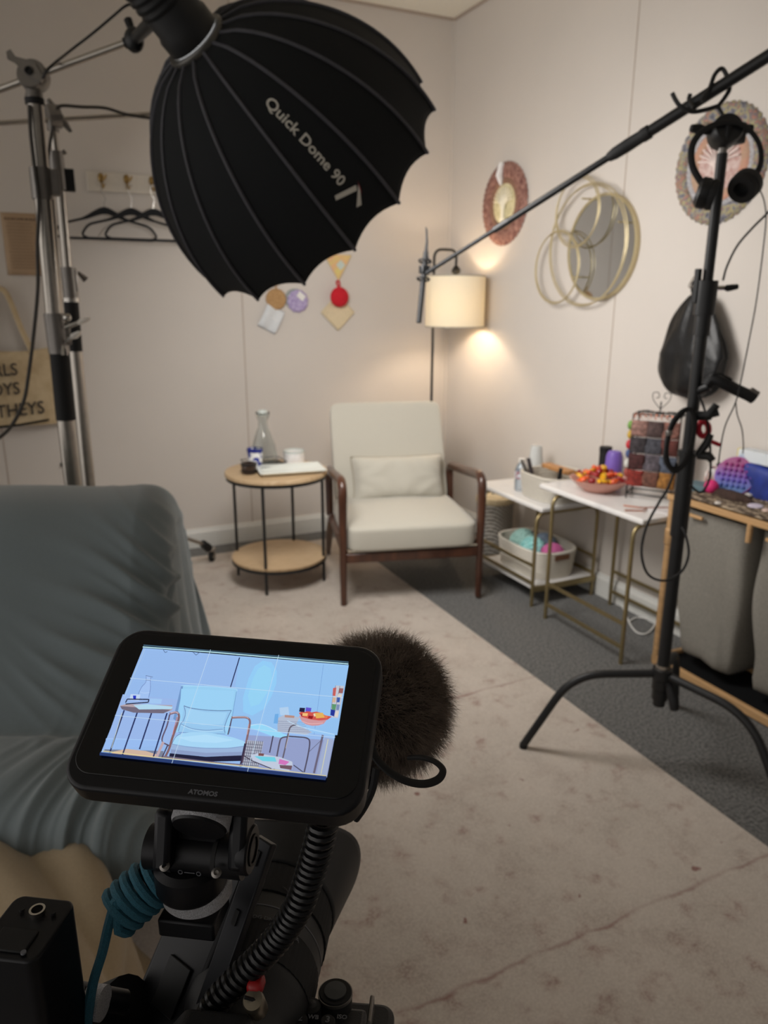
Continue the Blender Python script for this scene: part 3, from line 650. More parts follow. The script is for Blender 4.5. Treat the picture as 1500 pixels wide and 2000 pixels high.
# big rope bin on the lower table
rope_basket('rope_bin', 'round white coiled rope bin on the lower marble table', (2.245, 2.815), .140, .150, .120, HB, mat('off_white_rope', (214, 208, 196), .95, scale=200, var=.07, bump=.8), coils=8, handles=False)
woodl = mat('warm_light_wood', (182, 132, 84), .5, scale=12, var=.15, vstretch=(1, 8, 1))
tag(MB().box((2.26, 2.82, HB+.133), (.05, .20, .022)).build('wooden_board', woodl, bevel=.004), 'small wooden board lying across the white rope bin', 'board')
blu = mat('blue_tinted_plastic', (214, 226, 238), .1, trans=.8, var=.03)
bc = (2.165, 2.985, HB)
t = thing('water_bottle', 'clear blue-tinted plastic bottle standing left of the white rope bin', 'bottle', bc)
MB().lathe([(0, 0), (.028, 0), (.031, .006), (.031, .05), (.029, .058), (.031, .066), (.031, .105), (.022, .128), (.013, .14), (.013, .15), (0, .15)], bc, n=28).build('bottle', blu, t)
MB().lathe([(.0135, .142), (.016, .142), (.016, .160), (0, .160)], bc).build('cap', WHITE, t)
MB().lathe([(.0313, .062), (.0318, .062), (.0318, .10), (.0313, .10)], bc, n=28).build('label_band', mat('white_blue_label', (200, 204, 212), .5, scale=60, col2=(150, 100, 110), contrast=(.5, .55)), t)
t = thing('plastic_cup_stack', 'upside-down stack of clear plastic cups behind the water bottle', 'cup stack', (2.305, 3.06, HB))
cupm = mat('clear_cup_plastic', (232, 234, 232), .2, trans=.35, var=.02)
for k in range(7):
    MB().lathe([(.040-.0002*k, .0+.016*k), (.0275, .105+.016*k), (0, .105+.016*k)][::1], (2.305, 3.06, HB), n=28, wob=lambda a, i: 1+.02*(sin(a*14) > 0)).build('cup', cupm, t, solid=.0012)
def tool(p, d, r, h, nm, label, m):
    return tag(MB().tube([p, Vector(p)+Vector(d)*h], [r, r*.8], 10).build(nm, m), label, 'handle')
tool((2.165, 2.90, HB+.10), (-.15, .25, 1), .011, .075, 'scissor_handle', 'dark grip of a tool sticking out of the rope bin', mat('dark_grip', (50, 44, 46), .6))
tool((2.155, 2.915, HB+.09), (-.35, .35, 1), .009, .075, 'scissor_handle', 'light metallic grip leaning out of the rope bin', STEEL)
tool((2.20, 2.735, HB+.10), (-.05, -.2, 1), .011, .06, 'marker_pen', 'short black pen sticking up at the candy bowl side of the rope bin', BLACK)
# black and purple cones
t = thing('black_canister', 'black cylindrical canister behind the candy bowl', 'canister', (2.345, 2.60, HA))
MB().lathe([(0, 0), (.026, 0), (.027, .004), (.027, .145), (0, .148)], (2.345, 2.60, HA)).build('body', BLACK, t)
MB().lathe([(.0272, .13), (.0285, .13), (.0285, .152), (0, .152)], (2.345, 2.60, HA)).build('lid', BLACKM, t)
t = thing('purple_jar', 'purple lidded jar beside the black canister behind the candy bowl', 'jar', (2.33, 2.525, HA))
MB().lathe([(0, 0), (.038, 0), (.040, .012), (.036, .125), (.028, .145), (0, .150)], (2.33, 2.525, HA)).build('jar', mat('purple_plastic', (118, 92, 178), .45, var=.04), t)
MB().lathe([(.0395, .0), (.0415, .0), (.0415, .020), (.0395, .020)], (2.33, 2.525, HA)).build('base_ring', BLACK, t)
# candy bowl
bw_ = (2.185, 2.445, HA)
pinkb = mat('dusty_pink_ceramic', (204, 150, 136), .35, var=.03)
t = thing('candy_bowl', 'wide dusty pink bowl full of wrapped candy on the taller marble table', 'bowl', bw_)
MB().lathe([(0, 0), (.060, 0), (.064, .004), (.098, .026), (.125, .052), (.127, .055), (.122, .055), (.094, .030), (.062, .009), (0, .008)], bw_, n=48, wob=lambda a, i: 1+.012*sin(24*a)*(i > 2)).build('bowl', pinkb, t)
cand = [('orange', (226, 92, 40)), ('red', (196, 34, 36)), ('yellow', (226, 170, 34)), ('brown', (74, 48, 40)), ('peach', (224, 168, 130)), ('dark_red', (150, 24, 34)), ('silver', (196, 192, 188)), ('golden', (206, 140, 40))]
cms = [mat(n_+'_candy_wrapper', c, .3, var=.25, scale=60, spec=.7) for n_, c in cand]
def candy_mesh(L_, r, m, nm='wrapped_candy', kind=0):
    mb = MB(); n = 14
    if kind == 0:  # bar with twisted ends
        P = [(-L_*.5, 0, 0), (-L_*.38, 0, 0), (-L_*.34, 0, 0), (-L_*.28, 0, 0), (L_*.28, 0, 0), (L_*.34, 0, 0), (L_*.38, 0, 0), (L_*.5, 0, 0)]
        R = [r*.95, r*.35, r*.4, r, r, r*.4, r*.35, r*.95]
        mb.tube(P, R, n, flat=(1, .62))
    else: mb.ball((0, 0, 0), (r*1.1, r*1.1, r*.9), n, 8, fn=lambda d: 1+.05*sin(9*d.x)*cos(7*d.y))
    return mb
rnd = random.Random(21); protos = {}
spots = []
names = {0: 'orange', 1: 'red', 2: 'yellow', 3: 'brown', 4: 'peach', 5: 'dark red', 6: 'silver', 7: 'golden'}
lay = []
for ringn, (R_, z_, cnt) in enumerate(((.085, .052, 12), (.045, .070, 8), (.012, .086, 4))):
    for k in range(cnt): lay.append((R_, z_, 2*pi*k/cnt+ringn*.4))
side = {0: 'in the heap of the pink bowl'}
for i, (R_, z_, a) in enumerate(lay):
    ci = (i*5+i//3) % 8; kd = 1 if i % 4 == 3 else 0
    key = (ci, kd)
    p = Vector((bw_[0]+cos(a)*R_, bw_[1]+sin(a)*R_, HA+z_+rnd.uniform(-.003, .004)))
    if key not in protos:
        o = candy_mesh(.052, .014, None, kind=kd).build('wrapped_candy', cms[ci], None, ang=70); protos[key] = o
    else:
        o = protos[key].copy(); COL.objects.link(o)
    o.location = p; o.rotation_euler = (rnd.uniform(-.5, .5), rnd.uniform(-.5, .5), rnd.uniform(0, 6.28))
    where = ('at the wall side', 'between wall and armchair side', 'at the armchair side', 'between armchair and room side', 'at the room side', 'between room and rack side', 'at the rack side', 'between rack and wall side')[int(((a+pi/8) % (2*pi))/(pi/4)) % 8]
    lvl = ('on the rim', 'halfway up', 'on top')[(i >= 12)+(i >= 20)]
    tag(o, '%s %s %s of the pink bowl, %s' % (names[ci], 'round candy' if kd else 'bar candy', lvl, where), 'candy', 'wrapped candies in the pink bowl')
# cards and copper wire on the table
# craft display rack
copper = mat('copper_wire', (206, 140, 116), .25, metal=.9, var=.05)
rk = Vector((2.295, 2.25, HA)); RK = Matrix.Rotation(radians(33), 3, 'Z')
t = thing('craft_display_rack', 'copper wire display rack hung with colourful craft pieces on the taller marble table', 'display rack', rk)
def rp(x, y, z): return rk+RK @ Vector((x, y, z))
a_, b_, h_ = .050, .092, .350   # half depth, half width, height
mb = MB()
for zz in (.022, h_):
    mb.tube(rround([rp(-a_, -b_, zz), rp(a_, -b_, zz), rp(a_, b_, zz), rp(-a_, b_, zz), rp(-a_, -b_, zz)], .01), .003, 6)
for x, y in ((-a_, -b_), (a_, -b_), (a_, b_), (-a_, b_)): mb.cyl(rp(x, y, 0), rp(x, y, h_), .003, n=6)
mb.build('wire_frame', BLACKM, t)
mb = MB()
for k in range(9):
    y = -b_+2*b_*(k+.5)/9
    for s in (-1, 1): mb.tube(catmull([rp(s*a_, y, h_), rp(s*(a_+.012), y, h_+.004), rp(s*(a_+.014), y, h_-.012)], 4), .0016, 5)
for zz in (.08, .15, .22): mb.tube([rp(-a_-.002, -b_, zz), rp(-a_-.002, b_, zz)], .002, 5)
for k in range(7):
    y = -b_+2*b_*(k+.5)/7; mb.tube(catmull([rp(-a_-.01, y-.008, h_-.005), rp(-a_-.012, y, h_+.008), rp(-a_-.012, y+.008, h_-.005), rp(-a_-.012, y, h_-.014)], 4), .0016, 5)
mb.build('copper_hooks', copper, t)
MB().tube([rp(0, 0, h_), rp(0, 0, h_+.05)], .003, 6).build('finial_stem', BLACKM, t)
mb = MB()
for s in (-1, 1):
    mb.tube(catmull([rp(0, 0, h_+.02), rp(0, s*.03, h_+.055), rp(0, s*.034, h_+.082), rp(0, s*.014, h_+.086), rp(0, s*.010, h_+.068), rp(0, s*.022, h_+.064)], 5), .0016, 5)
    mb.tube(catmull([rp(0, 0, h_+.0), rp(0, s*.05, h_+.012), rp(0, s*.095, h_+.0)], 5), .0018, 5)
mb.tube([rp(0, -b_, h_+.0), rp(0, b_, h_)], .002, 5)
mb.build('scroll_finial', BLACKM, t)
rnd = random.Random(5)
pc = [(150, 104, 92), (92, 74, 72), (168, 128, 118), (70, 64, 68), (112, 62, 56), (84, 84, 92), (104, 96, 104), (84, 48, 48), (96, 104, 120), (168, 116, 56), (126, 84, 70), (150, 54, 46)]
pms = [mat('patchwork_yarn_%s' % 'abcdefghijkl'[i], c, .9, scale=70, col2=tuple(int(v*.6) for v in c), bump=.6) for i, c in enumerate(pc)]
for r_ in range(4):
    for k in range(3):
        for s in (-1,):
            y = -b_+2*b_*(k+.5)/3; z = h_-.040-.068*r_
            ci = r_*3+(k+r_) % 3
            def pf(u, v, y=y, z=z, s=s, ph=rnd.uniform(0, 6)):
                return rp(s*(a_+.007+.006*sin(pi*u)+.003*sin(6*v+ph)), y+(u-.5)*.066, z+.018-(v)*.066)
            MB().grid(pf, 8, 8).build('craft_patch', pms[ci], t, solid=.004, ang=80)
for k, c in enumerate(((110, 150, 70), (196, 160, 60), (190, 50, 60), (66, 84, 128), (206, 206, 200), (150, 70, 60))):
    MB().ball(rp(-.02+.008*(k % 2), b_+.012, h_-.05-.040*k), (.016, .014, .020), 12, 8).build('craft_bead', mat('bead_colour_%s' % 'abcdef'[k], c, .6, var=.2), t)
# copper wire stand pieces on the near table top
t = thing('copper_wire_stand', 'small bent copper wire stand lying on the near end of the taller marble table', 'wire stand', (2.09, 2.09, HA))
z = HA+.004
MB().tube(rround([(2.10, 2.20, z), (2.14, 2.145, z), (2.27, 2.085, z)], .01), .003, 6).build('wire', copper, t)
MB().tube([(2.055, 2.145, z), (2.105, 2.10, z+.003), (2.15, 2.125, z)], .003, 6).build('wire', copper, t)
tag(MB().box((2.20, 2.10, HA+.002), (.10, .10, .003), Matrix.Rotation(.4, 3, 'Z')).build('clear_card_sheet', mat('glossy_white_card', (226, 222, 222), .15), smooth=False), 'glossy white card lying under the copper wire on the marble table', 'card')
# white cable loops on the carpet
whc = mat('white_cable_jacket', (214, 212, 208), .4, var=.02)
P = [onZ(x, y, .006) for x, y in ((1205, 1150), (1222, 1200), (1240, 1232), (1262, 1238), (1278, 1222), (1275, 1212), (1245, 1206), (1228, 1214))]
tag(MB().tube(catmull(P, 6), .004, 8).build('white_power_cable', whc), 'white power cable looped on the dark carpet below the marble table', 'cable')
P = [onZ(x, y, .006) for x, y in ((1312, 1272), (1332, 1277), (1348, 1288), (1372, 1292), (1395, 1288))]
tag(MB().tube(catmull(P, 6), .0045, 8).build('white_power_cable', whc), 'short stretch of white cable on the carpet under the grey laundry bags', 'cable')
# ------------------------------------------------------------------ laundry trolley with woven top
bamb = mat('bamboo_wood', (186, 148, 104), .45, scale=10, var=.12, vstretch=(1, 1, 6))
HX0, HX1, HY0, HY1, HZ = 2.13, 2.42, .60, 2.012, .70
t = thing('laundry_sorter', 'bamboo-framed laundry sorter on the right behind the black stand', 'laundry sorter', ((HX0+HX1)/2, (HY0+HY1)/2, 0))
for x in (HX0+.02, HX1-.02):
    for y in (HY1-.015, HY0+.015): MB().cyl((x, y, 0), (x, y, HZ-.02), .0145, n=14).build('post', bamb, t)
for y in (HY1-.015,):
    MB().lathe([(.0148, .50), (.019, .505), (.019, .56), (.0148, .565)], (HX0+.02, y, 0)).build('joint_collar', bamb, t)
MB().box((HX0+.012, (HY0+HY1)/2, HZ-.012), (.022, HY1-HY0, .024)).build('top_front_rail', bamb, t, bevel=.003)
MB().box((HX1-.012, (HY0+HY1)/2, HZ-.012), (.022, HY1-HY0, .024)).build('top_back_rail', bamb, t, bevel=.003)
MB().box((HX0+.02, (HY0+HY1)/2, .020), (.02, HY1-HY0, .03)).build('bottom_front_rail', bamb, t, bevel=.003)
MB().box(((HX0+HX1)/2, (HY0+HY1)/2, .018), (HX1-HX0-.06, HY1-HY0-.03, .008)).build('bottom_black_slab', BLACKF, t, smooth=False)  # flat black slab filling the area below the bags
MB().box((HX1-.02, (HY0+HY1)/2, .020), (.02, HY1-HY0, .03)).build('bottom_back_rail', bamb, t, bevel=.003)
MB().box(((HX0+HX1)/2, HY1-.015, .02), (HX1-HX0-.04, .02, .03)).build('bottom_end_rail', bamb, t, bevel=.003)
MB().box(((HX0+HX1)/2, HY1-.010, HZ-.012), (HX1-HX0, .02, .024)).build('top_end_rail', bamb, t, bevel=.003)
for y in (1.645, 1.315): MB().cyl((HX0+.005, y, HZ-.02), (HX0+.005, y, HZ-.085), .010, n=12).build('hanging_peg', bamb, t)
greyf = mat('grey_linen_canvas', (132, 128, 120), .95, scale=300, var=.15, bump=.5, bscale=500, vstretch=(1, 1, .4))
for i, (y1, y0, lab) in enumerate(((1.975, 1.672, 'grey canvas laundry bag hanging in the sorter right behind the black stand'), (1.640, 1.335, 'second grey canvas laundry bag, cut by the right picture edge'), (1.30, 1.0, 'third grey canvas laundry bag, beyond the right picture edge'))):
    if i == 2: continue
    b_ = thing('laundry_bag', lab, 'laundry bag', ((HX0+HX1)/2, (y0+y1)/2, .05), group='grey laundry bags in the sorter')
    def bf(u, v, y0=y0, y1=y1, i=i):
        a = 2*pi*u; e = .30; cx_, sy = cos(a), sin(a); v2 = v
        x = math.copysign(abs(cx_)**e, cx_); y = math.copysign(abs(sy)**e, sy)
        tp = 1-.12*v2-.10*max(0, v2-.9)/.1
        wr = .006*sin(9*v2+3*y+i)+.006*sin(7*y+5*v2)
        if v2 > .999: tp = 0
        return Vector(((HX0+HX1)/2+x*(.115*tp+wr)+.01, (y0+y1)/2+y*((y1-y0)/2*tp+wr), .655-.585*v2-(.02*y*y if v2 > .8 else 0)))
    MB().grid(bf, 64, 30, cu=True).build('canvas_body', greyf, b_, ang=80)
    ym = (y0+y1)/2+.065
    MB().box((HX0+.018, ym, .640), (.012, .075, .012)).build('wooden_handle', bamb, b_, bevel=.003)
mat_w = mat('dark_brown_rattan', (74, 60, 48), .8, scale=70, col2=(176, 158, 134), contrast=(.46, .62), bump=1.0, bscale=90, vstretch=(1, .45, 1), detail=5)
tw = mat_w; nt, N, L = nodes(tw)
def mtf(u, v):
    return Vector((HX0+.004+(HX1-HX0-.01)*u, HY0+.01+(HY1-HY0-.015)*v, HZ+.006+.0025*sin(u*90)*sin(v*340)))
mt = MB().grid(mtf, 60, 220).build('rattan_mat', tw, solid=.005, smooth=True, ang=180); tag(mt, 'dark brown and white rattan mat covering the top of the laundry sorter', 'mat')
ZT = HZ+.0095
# things on the mat
poc = onZ(1432, 975, ZT); poc.x = 2.285
def popit(c, r):
    t = thing('fidget_disc', 'round purple-to-blue bubble fidget disc leaning on the blue cloth bag', 'fidget toy', (c.x, c.y, ZT))
    grad = bpy.data.materials.new('purple_blue_silicone'); grad.use_nodes = True; nt, N, L = nodes(grad); b = N['Principled BSDF']; b.inputs['Roughness'].default_value = .45
    tcn = N.new('ShaderNodeTexCoord'); sp = N.new('ShaderNodeSeparateXYZ'); L.new(tcn.outputs['Object'], sp.inputs[0]); mr = N.new('ShaderNodeMapRange'); mr.inputs[1].default_value = 0; mr.inputs[2].default_value = 2*r; L.new(sp.outputs[2], mr.inputs[0])
    cr = N.new('ShaderNodeValToRGB'); L.new(mr.outputs[0], cr.inputs[0]); es = cr.color_ramp.elements; es[0].color = (*srgb((46, 100, 160)), 1); es[0].position = .1; es[1].color = (*srgb((136, 26, 104)), 1); es[1].position = .75
    q = es.new(.4); q.color = (*srgb((84, 58, 160)), 1); L.new(cr.outputs[0], b.inputs['Base Color'])
    n_ = Vector((-.86, -.35, .38)).normalized(); x, y, _ = frame(n_); cc = Vector((c.x, c.y, ZT+r*.93))
    d_ = MB().lathe([(0, -.004), (r, -.004), (r+.002, 0), (r, .004), (0, .004)], cc, n_, n=40).build('disc', grad, t)
    for i in range(-3, 4):
        for j in range(-3, 4):
            u, v = i*r*.28, j*r*.28
            if (u*u+v*v)**.5 < r*.88: MB().ball(cc+x*u+y*v+n_*.003, r*.115, 10, 6).build('bubble', grad, t)
    MB().tube([cc+(x*cos(2*pi*i/40)+y*sin(2*pi*i/40))*r for i in range(40)], .0035, 6, closed=True).build('rim', mat('magenta_silicone', (150, 60, 140), .4), t)
popit(Vector((2.325, 1.885, 0)), .070)
tag(MB().ball((2.245, 1.915, ZT+.026), .026, 20, 14).build('magenta_ball', mat('magenta_foam', (206, 44, 112), .6, var=.05)), 'small magenta ball on the rattan mat left of the purple disc', 'ball')
blue = mat('royal_blue_nylon', (32, 50, 128), .55, scale=20, var=.35, bump=.5, bscale=40)
def bag2(u, v):
    a = 2*pi*u; e = .55; cx_, sy = cos(a), sin(a)
    x = math.copysign(abs(cx_)**e, cx_); y = math.copysign(abs(sy)**e, sy); zz = sin(pi*v/2)
    R_ = cos(pi*v/2)**.45 if v < 1 else 0
    return Vector((2.375+x*.042*R_*(1+.05*sin(5*a+7*v)), 1.80+y*.215*R_*(1+.03*sin(9*v)), ZT+.115*zz*(1+.04*sin(7*a))))
t = thing('blue_cloth_bag', 'royal blue cloth bag lying along the wall on the rattan mat', 'bag', (2.375, 1.80, ZT))
MB().grid(bag2, 60, 20, cu=True).build('bag_body', blue, t, ang=80)
MB().tube(catmull([(2.34, 1.98, ZT+.085), (2.36, 1.88, ZT+.12), (2.37, 1.80, ZT+.122)], 6), .008, 8).build('dark_cord', BLACKF, t)
t = thing('white_tissue_box', 'white printed carton on top of the blue bag at the right edge', 'carton', (2.385, 1.80, ZT+.118))
MB().box((2.385, 1.80, ZT+.139), (.06, .22, .042)).build('carton', mat('white_printed_carton', (214, 220, 224), .5, scale=30, col2=(176, 190, 206), contrast=(.6, .7)), t, bevel=.002)
tag(MB().box((2.40, 1.93, ZT+.132), (.02, .024, .044)).build('yellow_box', mat('yellow_card', (218, 196, 60), .5), bevel=.002), 'small yellow box beside the white printed carton', 'box')
wf = mat('pale_polished_stone', (214, 208, 200), .4, var=.05)
for (px, py, rx, ry, rz_, nm, lab, m) in (
    (1462, 970, .024, .016, .007, 'pale_disc', 'small pale oval disc on the rattan mat', wf),
    (1475, 990, .034, .026, .004, 'paper_scrap', 'pale lilac paper scrap on the rattan mat', mat('lilac_paper', (206, 198, 214), .7)),
    (1496, 1000, .02, .014, .006, 'pale_shell', 'pale round piece on the mat at the right picture edge', mat('shell_pink', (216, 190, 178), .5)),
    (1402, 985, .015, .012, .005, 'pale_shell', 'small cream piece on the mat nearest the black stand', wf)):
    p = onZ(px, py, ZT); tag(MB().ball((p.x, p.y, ZT+rz_), (rx, ry, rz_), 16, 8, Matrix.Rotation(.5, 3, 'Z')).build(nm, m), lab, 'trinket')
def brf(u, v):
    a = 2*pi*u; R_ = cos(pi*v/2)**.6 if v < 1 else 0
    return Vector((2.255+cos(a)*.028*R_*(1+.12*sin(4*a)), 1.83+sin(a)*.09*R_*(1+.08*sin(6*a)), ZT+.028*sin(pi*v/2)))
tag(MB().grid(brf, 40, 12, cu=True).build('brown_knitted_scarf', mat('dark_brown_knit', (62, 46, 40), .95, scale=60, var=.25, bump=.9), ang=80), 'dark brown knitted piece bunched in front of the purple disc', 'knitwear')
t = thing('coffee_mug', 'pale pink and white mug standing between the black stand and the purple disc', 'mug', (2.36, 2.00, ZT))
MB().lathe([(0, 0), (.026, 0), (.030, .01), (.030, .07), (.027, .07), (.027, .01), (0, .008)], (2.36, 2.00, ZT)).build('mug_body', mat('pale_pink_glaze', (226, 190, 178), .35, scale=25, col2=(228, 224, 220), contrast=(.45, .55)), t)
MB().tube(catmull([(2.334, 2.00, ZT+.06), (2.312, 2.00, ZT+.055), (2.310, 2.00, ZT+.025), (2.330, 2.00, ZT+.015)], 5), .005, 8).build('mug_handle', mat('pale_pink_glaze', (226, 190, 178), .35), t)
tag(MB().box((2.25, 1.975, ZT+.012), (.09, .08, .024), Matrix.Rotation(.3, 3, 'Z')).build('grey_teal_book', mat('grey_teal_cover', (88, 112, 120), .6), bevel=.003), 'grey teal book lying on the mat behind the black stand', 'book')
# ------------------------------------------------------------------ softbox
sc = atd(603.4, 358.2, 2.35); rh = (sc-C0).normalized()
e = CM @ Vector((.592, .746, 0)); e = e-rh*e.dot(rh)
AX = (e+rh*sqrt(max(0, 1-e.length_squared))).normalized()       # the way the softbox faces
RO, DEP = .443, .50
neck = sc-AX*DEP
sx_ = AX.cross(Vector((0, 0, 1))).normalized(); sy_ = AX.cross(sx_)
sb = thing('dome_softbox', 'large black ribbed dome softbox hanging at upper left', 'softbox', neck)
NR = 16
TW = -.119
def prof(t):   # 0 neck .. 1 rim : radius and height along the axis
    return .075+(RO-.075)*(sin(t*pi/2)**.66), DEP*(t**1.15)
def dome(u, v):
    k = u*NR; fr = k-math.floor(k); a = 2*pi*u+TW
    r, h = prof(v); sag = 1-(1-abs(2*fr-1)**2)*(.028*v)            # the fabric sags inward between ribs
    h -= (1-abs(2*fr-1)**2)*.024*max(0, (v-.75)/.25)**2
    return neck+sx_*(cos(a)*r*sag)+sy_*(sin(a)*r*sag)+AX*h
sbf = mat('black_softbox_fabric', (24, 26, 28), .8, var=.2, scale=500, spec=.25, bump=.15, bscale=900)
MB().grid(dome, NR*8, 26, cu=True).build('fabric_shell', sbf, sb, solid=.003, ang=60)
ribm = mat('grey_seam_tape', (66, 66, 72), .6, var=.1)
for i in range(NR):
    P = []
    for j in range(22):
        v = j/21; r, h = prof(v); a = 2*pi*i/NR+TW
        P.append(neck+(sx_*cos(a)+sy_*sin(a))*(r+.003)+AX*h)
    MB().tube(P, .005, 6, flat=(1, 1)).build('rib', ribm, sb)
dif = bpy.data.materials.new('white_diffusion_cloth'); dif.use_nodes = True; nt, N, L = nodes(dif); b = N['Principled BSDF']
b.inputs['Base Color'].default_value = (.9, .9, .9, 1); b.inputs['Emission Color'].default_value = (1, .965, .925, 1); b.inputs['Emission Strength'].default_value = SOFTBOX_STR
def dfp(k): return (lambda p, h: (neck+AX*h)+(p-(neck+AX*h))*.975)(dome(k/96, .86), prof(.86)[1])
vs = [neck+AX*(prof(.86)[1]+.01)]+[dfp(k) for k in range(96)]
MB().add(vs, [(0, 1+k, 1+(k+1) % 96) for k in range(96)]).build('diffuser', dif, sb, smooth=False)
# lettering on the panel that faces us
def dsurf(a, v, off=.004):
    u = ((a-TW)/(2*pi)) % 1; p = dome(u, v)
    r, h = prof(v); n_ = (sx_*cos(a)+sy_*sin(a)); return p+n_*off
# find the angle whose panel centre projects nearest to the lettering
def projp(p):
    q = CM.transposed() @ (p-C0); return 750+FPX*q.x/q.z, 1000+FPX*q.y/q.z
best = min(((projp(dome((i+.5)/NR, .55))[0]-600)**2+(projp(dome((i+.5)/NR, .55))[1]-300)**2, i) for i in range(NR))[1]
UC = (best+.5)/NR
def letter(txt, v0, v1, half, m, name, du=0.0, bold=0.0):
    """wraps flat lettering onto the panel between v0 and v1"""
    t = text_mb(txt, 1.0, (0, 0, 0), (1, 0, 0), (0, 1, 0), (0, 0, 1), extr=0, align='LEFT', bold=bold)
    x0 = min(p.x for p in t.v); x1 = max(p.x for p in t.v); o = MB()
    L_ = (dome(UC, v1)-dome(UC, v0)).length; k = L_/(x1-x0)
    def mp(p):
        v = v0+(v1-v0)*(p.x-x0)/(x1-x0); a = 2*pi*(UC+du)+TW; r, h = prof(v)
        c = dome(UC+du, v); q = (dome(UC+du, v+.01)-dome(UC+du, v-.01)).normalized(); s = (-sx_*sin(a)+sy_*cos(a))
        n_ = s.cross(q).normalized()
        if n_.dot(c-(neck+AX*h)) < 0: n_ = -n_
        return c+s*(p.y*k*half)*LS+n_*.004
    o.add([mp(p) for p in t.v], t.f); return o.build(name, m, sb, smooth=False)
_a = 2*pi*UC+TW; _s = (-sx_*sin(_a)+sy_*cos(_a)); _q = (dome(UC, .6)-dome(UC, .5)).normalized()
LS = -1 if (CM.transposed() @ _s).cross(CM.transposed() @ _q).z > 0 else 1
LS = -LS if (lambda A, B: A.x*B.y-A.y*B.x)((CM.transposed() @ _q), (CM.transposed() @ (_s*LS))) > 0 else LS
letm = mat('printed_grey_lettering', (196, 192, 182), .6, var=.02)
letter('Quick Dome 90', .285, .73, .92, letm, 'lettering', bold=.015)
# logo: slanted bar and a hooked stroke with a red edge
def logo(poly, m, name):
    v0, v1 = .745, .855; kk = (dome(UC, v1)-dome(UC, v0)).length; o = MB(); a = 2*pi*UC+TW; s = (-sx_*sin(a)+sy_*cos(a)); vs = []
    for x, y in poly:
        v = v0+(v1-v0)*x; c = dome(UC, v); vs.append(c+s*(y*kk*LS)+(dome(UC, v)-(neck+AX*prof(v)[1])).normalized()*.004)
    o.add(vs, [tuple(range(len(poly)))]); o.build(name, m, sb, smooth=False)
logo([(-.05, -.62), (.12, -.72), (.50, .30), (.30, .42)], letm, 'logo_bar')
logo([(.35, .52), (.62, .40), (1.15, .05), (1.05, -.20)], letm, 'logo_stroke')
logo([(.22, .60), (.35, .52), (.62, .40), (.80, .32), (.62, .46)], mat('red_print', (120, 20, 34), .6), 'logo_accent')
# speed ring
ringm = mat('grey_speed_ring', (96, 94, 90), .35, metal=.8)
MB().lathe([(.074, -.010), (.086, -.010), (.089, -.005), (.089, .005), (.084, .010), (.074, .010)], neck, AX, n=40).build('speed_ring', ringm, sb)
# studio light head
hd = thing('studio_light', 'black cylindrical studio light mounted on the back of the dome softbox', 'studio light', neck-AX*.16)
nk = neck-AX*.014
MB().lathe([(0, -.30), (.062, -.30), (.068, -.292), (.070, -.05), (.076, -.04), (.076, 0), (0, 0)], nk, AX, n=36).build('housing', BLACK, hd)
for k in range(7):
    MB().lathe([(.0685, -.10-.02*k), (.0725, -.10-.02*k), (.0725, -.107-.02*k), (.0685, -.107-.02*k)], nk, AX, n=36).build('cooling_fin', BLACKM, hd)
YA = atd(262, 78, 2.15)  # tip of the boom arm
yk = nk-AX*.09
dirb = (YA-yk).normalized()
MB().tube([yk+dirb*.05, YA], [.02, .016], 12).build('yoke_arm', BLACK, hd)
MB().ball(YA, (.028, .028, .034)).build('tilt_joint', BLACK, hd)
MB().tube([YA+Vector((0, 0, .01)), YA+Vector((-.01, .02, .055))], [.009, .012], 10).build('tilt_knob', BLACKR, hd)
MB().ball(yk+CM @ Vector((-.0, -.0, -.065)), (.012, .012, .012)).build('menu_dial', CHROME, hd)
# ------------------------------------------------------------------ helpers for upright stands
def zat(x, y, py):
    a, b = -1.0, 4.0
    for _ in range(50):
        m = (a+b)/2; q = CM.transposed() @ (Vector((x, y, m))-C0)
        if 1000+FPX*q.y/q.z > py: a = m
        else: b = m
    return (a+b)/2
# ------------------------------------------------------------------ black stand on the right
sx0, sy0 = 1.662, 1.512
st = thing('c_stand', 'black folding-leg stand on the right holding the microphone boom', 'stand', (sx0, sy0, 0))
Z = lambda py: zat(sx0, sy0, py)
hub = Z(1308)
def colm(z0, z1, r, nm, m=BLACK, r1=None): return MB().cyl((sx0, sy0, z0), (sx0, sy0, z1), r, r1, n=20).build(nm, m, st)
colm(hub-.12, Z(1040), .0185, 'base_column')
colm(Z(1046), Z(890), .0235, 'locking_sleeve')
colm(Z(890), Z(880), .027, 'sleeve_collar')
colm(Z(900), Z(640), .0165, 'middle_riser')
colm(Z(655), Z(612), .021, 'riser_collar')
colm(Z(615), Z(548), .0275, 'upper_collar')
colm(Z(555), Z(300), .0135, 'top_riser')
MB().box((sx0-.024, sy0+.012, (Z(592)+Z(525))/2), (.012, .016, Z(525)-Z(592))).build('collar_clamp', BLACKM, st, bevel=.002)
kz = Z(562)
MB().tube([(sx0, sy0, kz), (sx0+.045, sy0-.02, kz)], .006, 8).build('locking_bolt', CHROME, st)
MB().tube([Vector((sx0+.040, sy0-.018, kz)), Vector((sx0+.052, sy0-.022, kz-.001)), Vector((sx0+.075, sy0-.032, kz+.003))], [.006, .013, .010], 12, flat=(1, .7)).build('locking_knob', BLACKR, st)
colm(Z(308), Z(285), .011, 'head_spigot', STEEL)
hz0, hz1 = Z(288), Z(236)
hc = Vector((sx0, sy0, (hz0+hz1)/2))
vr = CM @ Vector((1, 0, 0)); vd = CM @ Vector((0, 0, 1))
MB().lathe([(0, -.028), (.034, -.028), (.038, -.02), (.038, .02), (.034, .028), (0, .028)], hc+Vector((0, 0, .004)), vd, n=28).build('grip_head', BLACK, st)
